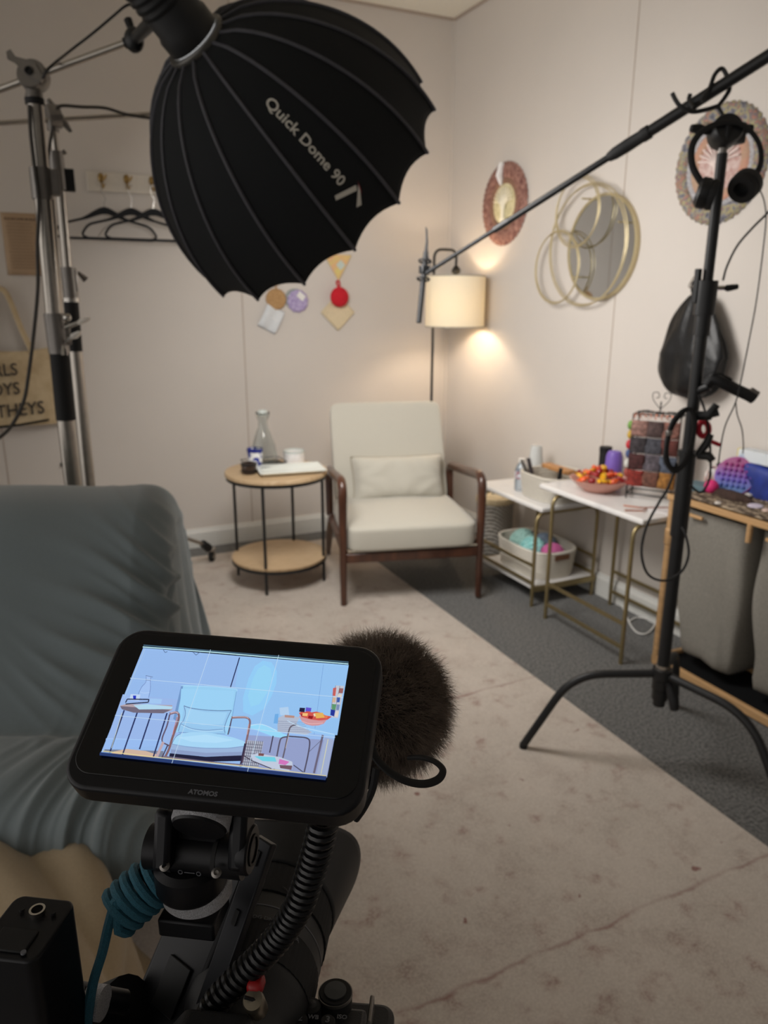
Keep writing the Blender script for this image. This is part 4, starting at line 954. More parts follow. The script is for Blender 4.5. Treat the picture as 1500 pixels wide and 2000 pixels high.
MB().box(hc+vr*.012+Vector((0, 0, .002)), (.07, .05, .05)).build('head_block', BLACKM, st, bevel=.006)
for s, L_ in ((-1, .075), (1, .05)):
    k = hc+vr*(s*.03)+Vector((0, 0, .004)); MB().tube([k, k+vr*(s*L_*.5)+Vector((0, 0, .008)), k+vr*(s*L_*.75)+Vector((0, 0, .010))], [.009, .015, .011], 12, flat=(1, .8)).build('wing_knob', BLACKR, st)
for nm, dx, dy, rr in (('leg', -.349, .207, 1), ('leg', .10, -.40, 1), ('leg', .30, .20, .92)):
    d = Vector((dx, dy, 0)); L_ = d.length; d.normalize(); h0 = hub-.012
    P = rround([(sx0, sy0, h0), (sx0+d.x*L_*.66, sy0+d.y*L_*.66, h0-.018), (sx0+d.x*L_, sy0+d.y*L_, .022)], .10, 8)
    MB().tube(P, .0125, 12).build('leg', BLACK, st)
    f = Vector((sx0+d.x*L_, sy0+d.y*L_, 0)); MB().cyl(f+Vector((0, 0, .0115)), f+Vector((0, 0, .026)), .0130, n=12).build('rubber_foot', BLACKR, st)
    hub_ = sx0
for k, zz in enumerate((hub, hub-.035, hub-.07)): MB().cyl((sx0, sy0, zz-.028), (sx0, sy0, zz+.004), .030-.003*k, n=20).build('leg_collar', BLACK, st)
MB().tube([(sx0+.005, sy0-.02, hub-.03), (sx0+.0, sy0-.055, hub-.075), (sx0-.0, sy0-.062, hub-.105)], [.012, .016, .013], 12).build('leg_lock_knob', BLACKR, st)
MB().cyl((sx0, sy0, hub+.004), (sx0, sy0, hub+.018), .021, n=20).build('chrome_collar', CHROME, st)
def Q(px, py, d=None): return atd(px, py, d if d else (CM.transposed() @ (hc-C0)).z)
dh = (CM.transposed() @ (hc-C0)).z
# cradle rods
MB().tube(catmull([hc+Vector((0, 0, .03)), Q(1405, 215), Q(1403, 205)], 4), .0058, 8).build('cradle_stem', BLACK, st)
MB().tube(catmull([Q(1403, 207), Q(1380, 214), Q(1352, 218), Q(1330, 208), Q(1320, 196), Q(1313, 182)], 6), .0056, 8).build('cradle_arm', BLACK, st)
MB().tube(catmull([Q(1403, 207), Q(1416, 190), Q(1425, 172), Q(1420, 150), Q(1410, 134), Q(1396, 146), Q(1386, 172), Q(1370, 198)], 6), .0056, 8).build('cradle_arm', BLACK, st)
MB().tube(catmull([Q(1348, 184, dh+.05), Q(1346, 196, dh+.05), Q(1356, 212, dh+.02)], 5), .0056, 8).build('cradle_arm', BLACK, st)
# ------------------------------------------------------------------ microphone boom pole
E1 = atd(829, 536, 2.62); Q2 = atd(1405, 170, dh)
bd = (Q2-E1); BL = bd.length; bd.normalize()
bp = thing('boom_pole', 'long black telescopic boom pole crossing the upper right of the room', 'boom pole', E1)
def tpx(px):  # parameter along the pole at image x
    a, b = -1.0, 3.0
    for _ in range(50):
        m = (a+b)/2
        if projp_(E1+bd*m)[0] < px: a = m
        else: b = m
    return a
def projp_(p):
    q = CM.transposed() @ (p-C0); return 750+FPX*q.x/q.z, 1000+FPX*q.y/q.z
t1, t2, t3 = tpx(985), tpx(1195), tpx(1240)
MB().cyl(E1, E1+bd*t1, .0068, n=14).build('thin_section', BLACKM, bp)
MB().cyl(E1+bd*(t1-.04), E1+bd*(t1+.02), .0105, n=14).build('section_lock', BLACK, bp)
MB().cyl(E1+bd*t1, E1+bd*t2, .0095, n=16).build('middle_section', BLACKM, bp)
MB().lathe([(0, 0), (.0125, 0), (.0165, .02), (.0175, .06), (.0165, .10), (.0185, .105), (.0185, .125), (0, .125)], E1+bd*(t2-.01), bd, n=20).build('section_lock', BLACKR, bp)
MB().cyl(E1+bd*(t2+.10), E1+bd*(BL+.62), .0152, n=20).build('handle_section', BLACK, bp)
mc = thing('shotgun_microphone', 'slim black shotgun microphone pointing down at the far end of the boom pole', 'microphone', atd(818, 630, 2.62))
a_, b_ = atd(832, 492, 2.62), atd(818, 630, 2.62)
MB().tube([a_, a_.lerp(b_, .15), a_.lerp(b_, .4), b_], [.009, .010, .0095, .009], 14).build('microphone_tube', BLACKR, mc)
MB().tube(catmull([a_, atd(834, 470, 2.63), atd(832, 442, 2.64)], 5), [.004]*10+[.003], 8).build('cable_plug', BLACKR, mc) if False else MB().tube([a_, atd(834, 470, 2.63), atd(832, 444, 2.64)], [.006, .004, .002], 8).build('cable_plug', BLACKR, mc)
for py in (510, 545):
    c = a_.lerp(b_, (py-492)/138); ax = (b_-a_).normalized(); x, y, _ = frame(ax)
    MB().tube([c+(x*cos(2*pi*i/24)+y*sin(2*pi*i/24))*.021 for i in range(24)], .0035, 6, closed=True).build('shock_mount_ring', BLACKR, mc)
MB().box(a_.lerp(b_, .25), (.030, .030, .028)).build('shock_mount_body', BLACK, mc, bevel=.004)
MB().cyl(a_.lerp(b_, .27), E1, .007, n=10).build('swivel', BLACKM, mc)
MB().tube(catmull([atd(834, 448, 2.63), atd(836, 500, 2.61), atd(845, 528, 2.60), atd(856, 520, 2.6)], 6), .0016, 6).build('cable', BLACKR, mc)
# ------------------------------------------------------------------ headphones
hpd = dh-.035
hp = thing('headphones', 'black over-ear headphones hanging from the head of the black stand', 'headphones', Q(1415, 400, hpd))
pts = [(1384, 372), (1367, 352), (1352, 322), (1352, 285), (1372, 256), (1405, 241), (1440, 240), (1466, 256), (1484, 285), (1486, 318), (1474, 345), (1462, 360)]
P = catmull([Q(x, y, hpd+.02*abs(i-6)/6*0) for i, (x, y) in enumerate(pts)], 5)
MB().tube(P, .0085, 10, flat=(.55, 1.0)).build('headband', BLACKR, hp)
def cup(c, n_, nm, ln, rr=.037):
    n_ = n_.normalized()
    MB().lathe([(0, -.022), (rr*.75, -.022), (rr, -.014), (rr, .004), (rr*.96, .006), (0, .006)], c, n_, n=28).build(nm, BLACK, hp)
    MB().lathe([(rr*.45, .006), (rr*.92, .006), (rr*1.0, .014), (rr*.92, .024), (rr*.5, .024)], c, n_, n=28).build('ear_cushion', BLACKR, hp)
cup(Q(1378, 378, hpd), CM @ Vector((.86, .30, -.25)), 'ear_cup', 0)
cup(Q(1456, 362, hpd-.01), CM @ Vector((-.62, .62, -.35)), 'ear_cup', 0)
cb = Q(1485, 372, hpd)
MB().tube(catmull([cb, Q(1493, 395, hpd), Q(1496, 430, hpd), Q(1489, 500, hpd), Q(1477, 590, hpd), Q(1464, 660, hpd), Q(1449, 735, hpd), Q(1437, 785, hpd), Q(1417, 830, hpd), Q(1408, 870, hpd+.02), Q(1403, 905, hpd+.05)], 6), .0017, 6).build('cable', BLACKR, hp)
MB().tube(catmull([Q(1437, 785, hpd), Q(1440, 810, hpd), Q(1449, 838, hpd), Q(1452, 870, hpd+.03), Q(1451, 885, hpd+.06)], 5), .0015, 6).build('cable', BLACKR, hp)
P = catmull([Q(1412, 548, 1.93), Q(1420, 520, 1.92), Q(1440, 480, 1.9), Q(1470, 445, 1.88), Q(1500, 415, 1.86), Q(1530, 380, 1.84)], 6)
tag(MB().tube(P, .0028, 8).build('black_cable', BLACKR), 'black cable running from the stand collar up past the right picture edge', 'cable')
# curved handle clamped to the stand
dz = (CM.transposed() @ (Vector((sx0, sy0, Z(760)))-C0)).z
h = thing('padded_grip', 'curved black grip with its lit end coloured pale, clamped to the black stand', 'grip handle', Q(1430, 790, dz-.03))
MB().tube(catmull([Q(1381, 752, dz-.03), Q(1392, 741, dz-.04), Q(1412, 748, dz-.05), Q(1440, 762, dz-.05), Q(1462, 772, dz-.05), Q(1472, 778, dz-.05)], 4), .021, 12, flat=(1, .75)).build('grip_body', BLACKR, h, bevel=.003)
MB().box(Q(1472, 768, dz-.058), (.028, .014, .022), mat3(CM @ Vector((.8, .5, 0)), CM @ Vector((0, 0, 1)), CM @ Vector((-.5, .8, 0)))).build('lit_end', STEEL, h, bevel=.003)  # pale steel block stands in for light falling on the grip's end
MB().tube(catmull([Q(1380, 760, dz-.02), Q(1384, 738, dz-.045), Q(1404, 730, dz-.06), Q(1430, 742, dz-.065)], 5), .003, 6).build('strap_edge', BLACKM, h)
MB().tube([Vector((sx0, sy0, Z(765))), Q(1385, 755, dz-.03)], .012, 10).build('clamp_arm', BLACK, h)
# coiled cable hung on the stand
cz = dz
ck = thing('coiled_black_cable', 'bundle of black cable hung in loops on the black stand', 'cable bundle', Q(1300, 1130, dz+.02))
rnd = random.Random(12)
for k in range(7):
    o = rnd.uniform(-4, 4); w_ = rnd.uniform(-3, 3); dd = dz-.025-.006*k
    P = catmull([Q(1345+o, 798, dd), Q(1318+o, 822+w_, dd), Q(1303+w_, 862, dd), Q(1303+o, 900+w_, dd), Q(1316+w_, 918+w_*2, dd), Q(1338+o, 905, dd), Q(1352, 860, dd), Q(1356+w_, 820, dd)], 5, closed=True)
    MB().tube(P, .0050, 6, closed=True).build('cable_loop', BLACKR, ck)
P = catmull([Q(1322, 905, dz-.03), Q(1306, 950, dz-.03), Q(1285, 985, dz-.03), Q(1262, 1030, dz-.03), Q(1253, 1080, dz-.03), Q(1266, 1122, dz-.03), Q(1300, 1134, dz-.04), Q(1332, 1115, dz-.05), Q(1345, 1082, dz-.05), Q(1340, 1048, dz-.04), Q(1332, 1030, dz-.02)], 6)
MB().tube(P, .0035, 8).build('hanging_loop', BLACKR, ck)
P = catmull([Q(1365, 770, dz-.035), Q(1376, 800, dz-.035), Q(1384, 840, dz-.03), Q(1388, 900, dz-.03), Q(1384, 940, dz-.03), Q(1368, 962, dz-.03), Q(1348, 948, dz-.03)], 6)
MB().tube(P, .0032, 8).build('hanging_loop', BLACKR, ck)
MB().box(Q(1306, 846, dz-.065), (.014, .014, .014)).build('cable_tie', STEEL, ck, bevel=.002)
h = thing('spring_clamp', 'black spring clamp gripping the black stand below the curved grip', 'clamp', Q(1385, 850, dz-.02))
MB().tube([Q(1358, 812, dz-.02), Q(1384, 812, dz-.04), Q(1400, 790, dz-.05)], [.014, .014, .010], 10).build('jaw', BLACK, h)
MB().tube([Q(1384, 812, dz-.04), Q(1404, 806, dz-.05)], [.008, .009], 10).build('handle_tip', BLACKR, h)
MB().tube([Q(1362, 890, dz-.02), Q(1380, 866, dz-.035), Q(1388, 848, dz-.04)], [.010, .011, .009], 10).build('lower_handle', BLACK, h)
MB().tube([Q(1362, 890, dz-.02), Q(1384, 890, dz-.035), Q(1392, 900, dz-.04)], [.010, .013, .010], 10).build('lower_handle', BLACK, h)
redt = mat('red_plastic', (186, 22, 46), .35, var=.08)
h = thing('red_tape_roll', 'small red ring with a dangling end hung behind the black stand', 'ring', Q(1385, 855, dz+.05))
c = Q(1374, 838, dz+.04); vx, vy = CM @ Vector((1, 0, 0)), CM @ Vector((0, -1, 0))
MB().tube([c+vx*(.0145*cos(2*pi*i/24))+vy*(.020*sin(2*pi*i/24)) for i in range(24)], .0085, 8, closed=True).build('ring', redt, h)
MB().tube(catmull([Q(1376, 850, dz+.04), Q(1386, 860, dz+.05), Q(1398, 866, dz+.05), Q(1406, 869, dz+.05)], 4), .006, 8).build('loose_end', redt, h)
# ------------------------------------------------------------------ silver boom stand, left
Y1 = 2.66
def A(px, py, y=Y1): return onY(px, py, y)
silv = mat('brushed_steel_tube', (172, 166, 158), .30, metal=.95, var=.05)
PALE = mat('pale_highlight_metal', (236, 232, 226), .3, metal=.25, var=.03)  # pale base colour stands in for bright highlights on the T-handles
s1 = thing('boom_stand', 'tall silver stand at far left whose boom arm carries the studio light', 'stand', A(139, 930)*Vector((1, 1, 0)) if False else Vector((A(139, 930).x, Y1, 0)))
def seg(p, q, r, nm, m, par=None, n=18, r1=None): return MB().cyl(p, q, r, r1, n=n).build(nm, m, par, bevel=0)
base = A(139, 930); top = A(67, 190); dn = (base-top).normalized(); gnd = Vector((base.x+.004, Y1, .05))
seg(A(67, 185), A(80, 335), .0235, 'top_riser', silv, s1); seg(A(67, 192), A(68.5, 205), .027, 'black_ring', BLACKR, s1)
MB().cyl(A(78, 328), A(84, 390), .031, n=18).build('riser_casting', STEEL, s1)
MB().box(A(97, 357)+Vector((0, 0, 0)), (.055, .03, .075)).build('casting_lug', STEEL, s1, bevel=.004)
seg(A(84, 388), A(106, 620), .0255, 'middle_riser', silv, s1); seg(A(101, 388), A(119, 612), .0085, 'guide_rod', silv, s1)
MB().cyl(A(106, 612), A(116, 690), .032, n=18).build('lower_casting', STEEL, s1)
MB().box(A(128, 652), (.03, .04, .07)).build('casting_lug', STEEL, s1, bevel=.004)
seg(A(116, 686), A(129, 820), .0305, 'black_sleeve', BLACKR, s1); seg(A(128, 818), gnd, .0275, 'lower_column', silv, s1)
for a_, b_ in (((128, 640), (152, 631)), ((128, 668), (140, 660)),):
    k0, k1 = A(*a_, Y1-.03), A(*b_, Y1-.05); MB().cyl(k0, k1, .006, n=8).build('key_shaft', CHROME, s1)
    d = (k1-k0).normalized(); MB().tube([k1-Vector((0, 0, .0)), k1+d*.012, k1+d*.035, k1+d*.045], [.006, .016, .012, .003], 10, flat=(1, .6)).build('t_handle', PALE, s1)
MB().ball(A(131, 620, Y1-.04), .013).build('lock_button', CHROME, s1); MB().tube([A(124, 676, Y1-.03), A(126, 695, Y1-.04)], [.008, .011], 8).build('t_handle', CHROME, s1)
for ang in (95, 215, 335):
    d = Vector((cos(radians(ang)), sin(radians(ang)), 0)); b0 = Vector((gnd.x, gnd.y, 0))
    MB().tube([b0+Vector((0, 0, .42)), b0+d*.30+Vector((0, 0, .03))], .012, 10).build('leg', silv, s1)
    MB().cyl(b0+d*.30+Vector((0, 0, .0115)), b0+d*.30+Vector((0, 0, .04)), .017, n=12).build('foot', BLACKR, s1)
MB().cyl(gnd+Vector((0, 0, .34)), gnd+Vector((0, 0, .46)), .034, n=18).build('leg_collar', STEEL, s1)
# grip head: round plates and winged lever
hc1 = A(66, 150); vd1 = vd
MB().lathe([(0, -.022), (.040, -.022), (.043, -.016), (.043, .016), (.040, .022), (0, .022)], hc1, vd1, n=32).build('grip_head', STEEL, s1)
MB().cyl(A(67, 168), A(67, 192), .022, .025).build('head_socket', STEEL, s1)
wx, wy = CM @ Vector((1, 0, 0)), CM @ Vector((0, -1, 0)); k_ = (CM.transposed() @ (hc1-C0)).z/FPX
def W(px, py, off): return hc1+wx*((px-66)*k_)-wy*((py-150)*k_)-vd1*off
poly = [(22, 113), (30, 108), (40, 122), (58, 127), (74, 132), (86, 150), (94, 162), (90, 172), (80, 166), (66, 160), (50, 146), (36, 132), (24, 126)]
o = MB(); pv = [W(x, y, .030) for x, y in poly]; pw = [W(x, y, .022) for x, y in poly]; n = len(poly)
o.add(pv+pw, [tuple(range(n)), tuple(range(n, 2*n))[::-1]]+[(i, (i+1) % n, n+(i+1) % n, n+i) for i in range(n)]); o.build('winged_lever', STEEL, s1, smooth=False)
MB().lathe([(0, 0), (.012, 0), (.012, .004), (.007, .004), (.006, -.002), (0, -.002)], hc1-vd1*.031, -vd1, n=20).build('lever_bolt', BLACKM, s1)
armA = W(-150, 186, 0); arm_end = YA
hb = hc1
d_ = (YA-hc1).normalized()
MB().cyl(hc1-d_*.9, YA, .0105, n=14).build('boom_arm', silv, s1)
MB().cyl(YA-d_*.03, YA, .015, n=14).build('arm_tip', BLACK, s1)
# cables of the light
def cable(P, r, nm, label, m=BLACKR, nn=6): return tag(MB().tube(catmull(P, nn), r, 8).build(nm, m), label, 'cable')
cable([A(84, 152, Y1-.05), A(96, 133, 2.5), atd(140, 97, 2.35), atd(185, 62, 2.3), atd(240, 15, 2.25), atd(270, -12, 2.2), nk-AX*.29+Vector((0, 0, .03))], .004, 'light_power_cable', 'black power cable running from the silver boom stand up to the studio light')
cable([A(58, 205, Y1-.03), A(60, 260, Y1-.03), A(68, 330, Y1-.035), A(76, 400, Y1-.035), A(73, 480, Y1-.03), A(74, 560, Y1-.03), A(66, 650, Y1-.03), A(56, 730, Y1-.03), A(46, 785, Y1-.03), A(22, 832, Y1-.03), A(-5, 858, Y1-.03), A(-60, 900, Y1-.03)], .0055, 'hanging_grey_cable', 'dark cable hanging down along the silver boom stand across the tote bag', mat('dark_grey_cable', (56, 52, 48), .6))
# second stand behind
Y2 = 3.12
def B(px, py, y=Y2): return onY(px, py, y)
s2 = thing('light_stand', 'second silver stand just behind and right of the boom stand', 'stand', (B(170, 932).x, Y2, 0))
seg(B(104, 252), B(110, 300), .0135, 'top_riser', silv, s2); seg(B(108, 296), B(117, 372), .026, 'riser_casting', STEEL, s2)
seg(B(116, 350), B(132, 530), .0165, 'upper_tube', silv, s2)
MB().cyl(B(132, 522), B(139, 585), .026, n=16).build('middle_casting', STEEL, s2); MB().box(B(145, 548), (.022, .03, .085)).build('casting_lug', CHROME, s2, bevel=.003)
seg(B(138, 582), B(147, 686), .0265, 'black_sleeve', BLACKR, s2); seg(B(147, 684), Vector((B(170, 932).x, Y2, .12)), .0245, 'lower_column', silv, s2)
MB().cyl(B(138.6, 582), B(139.2, 590), .03, n=16).build('chrome_ring', CHROME, s2)
MB().box(B(128, 352), (.06, .03, .075)).build('square_bracket', BLACKM, s2, bevel=.003)
MB().tube([B(116, 303), B(128, 296)], [.006, .009], 8).build('t_handle', STEEL, s2); MB().tube([B(152, 532, Y2+.02), B(167, 546, Y2+.03)], [.006, .013], 8).build('t_handle', STEEL, s2)
# grip head and lever of stand 2 (seen nearly edge-on)
MB().lathe([(0, -.020), (.038, -.02), (.04, 0), (.038, .02), (0, .02)], B(105, 228), CM @ Vector((.8, -.25, .5)), n=28).build('grip_head', STEEL, s2)
MB().cyl(B(104, 238), B(104, 256), .02).build('head_socket', STEEL, s2)
MB().tube([B(93, 194), B(106, 215), B(122, 236), B(139, 258)], [.009, .016, .014, .006], 10, flat=(.6, 1)).build('winged_lever', STEEL, s2)
MB().tube(catmull([B(-60, 244), B(110, 234), B(315, 222, Y2), B(470, 214, Y2)], 3), .0085, 10).build('boom_arm', silv, s2)
for ang, L_ in ((54, 1), (174, 1), (294, .55)):
    b0 = Vector((B(170, 932).x, Y2, 0)); tip = Vector((.824, 3.926, 0)); LL = (tip-b0).length*L_
    d = Vector((cos(radians(ang)), sin(radians(ang)), 0))
    if ang == 54: d = (tip-b0).normalized()
    if ang == 174: LL = .6
    e1 = b0+d*(LL-.02)
    MB().tube([b0+Vector((0, 0, .60)), b0+d*(LL-.10)+Vector((0, 0, .135))], .0095, 10).build('leg', silv, s2)
    MB().tube([b0+d*(LL-.115)+Vector((0, 0, .145)), b0+d*(LL-.055)+Vector((0, 0, .10))], [.020, .024], 10).build('leg_end_cap', BLACKR, s2)
    MB().box(e1+Vector((0, 0, .082)), (.06, .035, .012), Matrix.Rotation(radians(ang), 3, 'Z')).build('caster_plate', CHROME, s2, bevel=.003)
    sd = Vector((-d.y, d.x, 0))
    w0 = e1+Vector((0, 0, .0425)); cs = MB().lathe([(.012, -.010), (.026, -.010), (.030, -.006), (.030, .006), (.026, .010), (.012, .010)], w0, sd, n=24).build('caster_wheel', BLACKR, s2)
    MB().cyl(w0-sd*.013, w0+sd*.013, .0125, n=12).build('wheel_hub', CHROME, s2)
    for q in (-1, 1): MB().tube([w0+sd*(.015*q), w0+sd*(.015*q)+Vector((0, 0, .04))], .005, 6).build('caster_fork', CHROME, s2)
cable([B(108, 222, Y2-.03), B(118, 207, Y2-.03), B(160, 209, Y2-.03), B(205, 211, Y2-.03), B(250, 224, Y2-.03), B(315, 234, Y2-.03), B(400, 250, Y2-.03)], .0055, 'boom_cable', 'dark cable sagging beside the thin horizontal arm behind the dome softbox', mat('dark_grey_cable', (56, 52, 48), .6))
cable([B(104, 246, Y2-.04), B(97, 285, Y2-.04), B(92, 330, Y2-.04), B(88, 420, Y2-.04), B(88, 520, Y2-.04), B(96, 600, Y2-.04), B(108, 640, Y2-.04)], .0055, 'stand_cable', 'dark cable running down between the two silver stands', mat('dark_grey_cable', (56, 52, 48), .6))
# ------------------------------------------------------------------ recliner draped with a blue-grey blanket
so = thing('recliner', 'upholstered recliner at lower left hidden under a blue-grey blanket', 'recliner', (-.15, 1.75, 0))
uph = mat('dark_brown_upholstery', (70, 60, 54), .85, var=.1, scale=200, bump=.3)
def xr(y): return .075+(y-1.05)*.235       # right-hand edge of the seat at depth y
def slab(ya, yb, z0, z1, inset, nm, y2a=None, y2b=None):
    """block following the slanted right edge, from z0 up to z1"""
    y2a = ya if y2a is None else y2a; y2b = yb if y2b is None else y2b
    vs = []
    for z, a, b in ((z0, ya, yb), (z1, y2a, y2b)):
        vs += [Vector((-.45, a+.30, z)), Vector((xr(a)-inset, a, z)), Vector((xr(b)-inset, b, z)), Vector((-.45, b+.30, z))]
    MB().add(vs, [(3, 2, 1, 0), (4, 5, 6, 7), (0, 1, 5, 4), (1, 2, 6, 5), (2, 3, 7, 6), (3, 0, 4, 7)]).build(nm, uph, so, bevel=.03, seg=3)
slab(1.38, 2.18, .10, .385, .07, 'seat_base'); slab(1.37, 1.66, .385, .405, .08, 'seat_cushion')
slab(1.82, 2.22, .385, .80, .10, 'backrest', 2.08, 2.26); slab(.80, 1.24, .24, .315, .09, 'footrest_pad')
mb = MB()
for x, y in ((-.38, 1.80), (xr(1.5)-.12, 1.56), (-.34, 2.32), (xr(2.1)-.14, 2.12)): MB().cyl((x, y, .0115), (x, y, .11), .022, n=14).build('foot', BLACKR, so)
for x in (-.30, -.10): MB().tube([(x, 1.55, .2), (x+.01, 1.15, .255)], .012, 8).build('footrest_arm', BLACKM, so)
def drape(name, label, prof_, edge, hem, m, fold, ny=230, nx=240, flare=.05, xl=-.47, slant=.32, th=.006, rr=.07):
    P = catmull([Vector((0, y, z)) for y, z in prof_], 8); L_ = [0]
    for a, b in zip(P, P[1:]): L_.append(L_[-1]+(b-a).length)
    T = L_[-1]
    def at(u):
        s = u*T; i = 0
        while i < len(L_)-2 and L_[i+1] < s: i += 1
        t = (s-L_[i])/max(1e-9, L_[i+1]-L_[i]); q = P[i].lerp(P[i+1], min(1, max(0, t))); d = (P[i+1]-P[i]).normalized(); return q, Vector((0, -d.z, d.y))
    def fn(u, v):
        q, nrm = at(u); y, z = q.y, q.z; e = edge(y)
        hz = hem(u)
        if v < .62:
            t = v/.62; x = xl+(e-rr-xl)*t; yy = y+slant*(1-t); p = Vector((x, yy, z)); n_ = nrm
        elif v < .74:
            a = (v-.62)/.12*pi/2; r2 = min(rr, max(.005, z-hz)); x = e-rr+rr*sin(a); p = Vector((x, y, z-r2*(1-cos(a)))); n_ = (nrm*cos(a)+Vector((1, 0, 0))*sin(a)).normalized()
        else:
            t = (v-.74)/.26; r2 = min(rr, max(.005, z-hz)); z0 = z-r2
            f = flare*t**1.3*(1+.75*sin(u*T*26+.7*sin(u*19)))+.014*t**.5*sin(u*T*41+2.2*t+1)
            p = Vector((e+f, y+.03*t*sin(u*T*17), z0+(hz-z0)*t)); n_ = Vector((1, 0, 0))
        return p+n_*fold(u*T, v, p)
    ob = MB().grid(fn, ny, nx).build(name, m, None, solid=th, ang=180); return tag(ob, label, 'blanket')
bl = mat('blue_grey_fleece', (112, 123, 127), .95, scale=300, var=.05, sheen=.4, bump=.25, bscale=600)
def g2(a, b, s, t): return math.exp(-((a/s)**2+(b/t)**2))
def crease(t): return math.exp(-(t % 1-.5)**2*26)
def fold1(s, v, p):
    h = .005*sin(6*p.x+3*s)+.0015*sin(23*p.x-9*s)
    if p.y > 1.62 and v < .75:           # creases radiating over the right shoulder of the backrest
        c = (p.x-.42)*.60+(p.z-.35)*.80+.035*sin(p.x*11+p.z*4); along = -(p.x-.2)*.8+(p.z-.6)*.6
        m_ = g2(p.x-.22, p.z-.60, .17, .15)
        h += .040*m_*(crease(c*13.5)-.35)+.018*m_*(crease(c*27+.3)-.35)*(.5+.5*sin(along*16))
        h += .020*g2(p.x-.02, p.z-.52, .09, .07)*(crease(c*19)-.35)
        h += .020*g2(p.x-.33, 0, .05, 1)*(crease((p.x+p.z*.25)*24)-.3)*min(1, max(0, (.8-p.z)*4))
    if p.y < 1.80 and p.z < .60:         # soft folds of the seat running to the lower right
        c = p.x*.55-p.y*.80+.03*sin(p.x*12); m_ = g2(p.x-.06, p.y-1.40, .18, .20)
        h += .024*m_*(crease(c*11)-.35)+.009*m_*(crease(c*29+.2)-.35)
    if v > .62: h += .010*(crease(s*7+.2*sin(v*6))-.35)*min(1, (v-.62)*5)
    return h
drape('blue_grey_blanket', 'blue-grey fleece blanket thrown over the back and seat of the recliner',
      [(1.30, .27), (1.31, .36), (1.345, .425), (1.43, .455), (1.56, .448), (1.615, .425), (1.66, .455), (1.74, .55), (1.86, .70), (1.96, .81), (2.06, .868), (2.20, .88), (2.30, .85), (2.345, .76), (2.355, .60)],
      lambda y: xr(y)+.01+(.012 if y > 1.8 else 0)*min(1, (y-1.8)*4), lambda u: .10+.20*u, bl, fold1, flare=.03, rr=.10)
bg = mat('beige_cotton_throw', (160, 142, 114), .9, scale=200, var=.06, sheen=.3, bump=.3, bscale=500)
def fold2(s, v, p):
    c = p.x*.9+p.y*.5
    return .034*(abs(sin(c*17+1.4*sin(p.x*8)))**1.3-.3)+.004*sin(c*37)
drape('beige_throw', 'beige throw spread over the footrest below the blue-grey blanket',
      [(.62, .06), (.64, .20), (.70, .30), (.82, .345), (1.00, .355), (1.18, .36), (1.34, .365), (1.38, .34)],
      lambda y: .020+(y-1.0)*.05+.03*(y > 1.2)*0, lambda u: .05, bg, fold2, ny=90, nx=100, flare=.045, rr=.06)
# ------------------------------------------------------------------ camera rig in the foreground
D = atd
MT = Vector((.0733, .3375, 1.2015)); MR_ = Vector((.842, -.5391, -.0201)).normalized(); MU = Vector((.4742, .7218, .5041)); MU = (MU-MR_*MU.dot(MR_)).normalized(); MN = MR_.cross(MU)
if MN.z < 0: MN = -MN
rigblk = mat('matte_black_aluminium', (13, 14, 19), .42, metal=.3, var=.08)
glossb = mat('black_glass_bezel', (6, 7, 10), .12, spec=.4, var=0)
silk = mat('knurled_grey_metal', (205, 205, 210), .4, metal=.55, var=.3, scale=1500, bump=.8, bscale=2200)
greyp = mat('pale_grey_print', (96, 98, 104), .6, var=0)
mon = thing('camera_monitor', 'black field monitor in the foreground whose lit screen shows the armchair', 'monitor', MT-MN*.03)
MM = mat3(MR_, MU, MN)
def mp(x, y, z=0.0): return MT+MR_*x+MU*y+MN*z
def inpl(px, py):
    r = ray(px, py); t = (MT-C0).dot(MN)/r.dot(MN); q = C0+r*t-MT; return q.dot(MR_), q.dot(MU)
def rrect(x0, x1, y0, y1, r, n=7):
    out = []
    for cx, cy, a0 in ((x1-r, y1-r, 0), (x0+r, y1-r, 90), (x0+r, y0+r, 180), (x1-r, y0+r, 270)):
        for k in range(n+1):
            a = radians(a0+90*k/n); out.append((cx+r*cos(a), cy+r*sin(a)))
    return out
bx0, bx1, by0, by1 = -.0718, .0742, -.0475, .0440
MB().plate(rrect(bx0, bx1, by0, by1, .014), .0145, mp(0, 0, -.0160), MM).build('body', rigblk, mon, bevel=.002, seg=3)
MB().plate(rrect(bx0+.012, bx1-.012, by0+.008, by1-.006, .008), .014, mp(0, 0, -.029), MM).build('rear_cover', rigblk, mon, bevel=.001)
gl = MB().plate(rrect(bx0+.0035, bx1-.0035, by0+.0075, by1-.0035, .010), .0008, mp(0, 0, -.0018), MM).build('front_glass', glossb, mon, bevel=.0003)
text_mb('ATOMOS', .0030, mp(-.0005, by0+.0040, -.00135), MR_, MU, MN, extr=.0001, bold=.0001, sx=1.12).build('lettering', greyp, mon, smooth=False)
# the picture on the screen
EC = []
def ei(c):
    if c not in EC: EC.append(c)
    return EC.index(c)
cx_ = lambda p: inpl(180+p[0]/2.885, 1240+p[1]/2.885)
scr = MB(); lay = [0]
def sp(poly, c):
    lay[0] += 1; z = -.0009+.000009*lay[0]; P = [mp(*cx_(p), z) for p in poly]; scr.add(P, [tuple(range(len(P)))], ei(c))
def sc(pts, w_, c): sl([(q.x, q.y) for q in catmull([(p[0], p[1], 0) for p in pts], 5)], w_, c)
def sl(pts, w_, c):
    pts = [Vector((p[0], p[1], 0)) for p in pts]; lay[0] += 1; z = -.0009+.000009*lay[0]
    for a, b in zip(pts, pts[1:]):
        d = (b-a).normalized(); n_ = Vector((-d.y, d.x, 0))*w_/2
        P = [a+n_, b+n_, b-n_, a-n_]; scr.add([mp(*cx_(p), z) for p in P], [(0, 1, 2, 3)], ei(c))
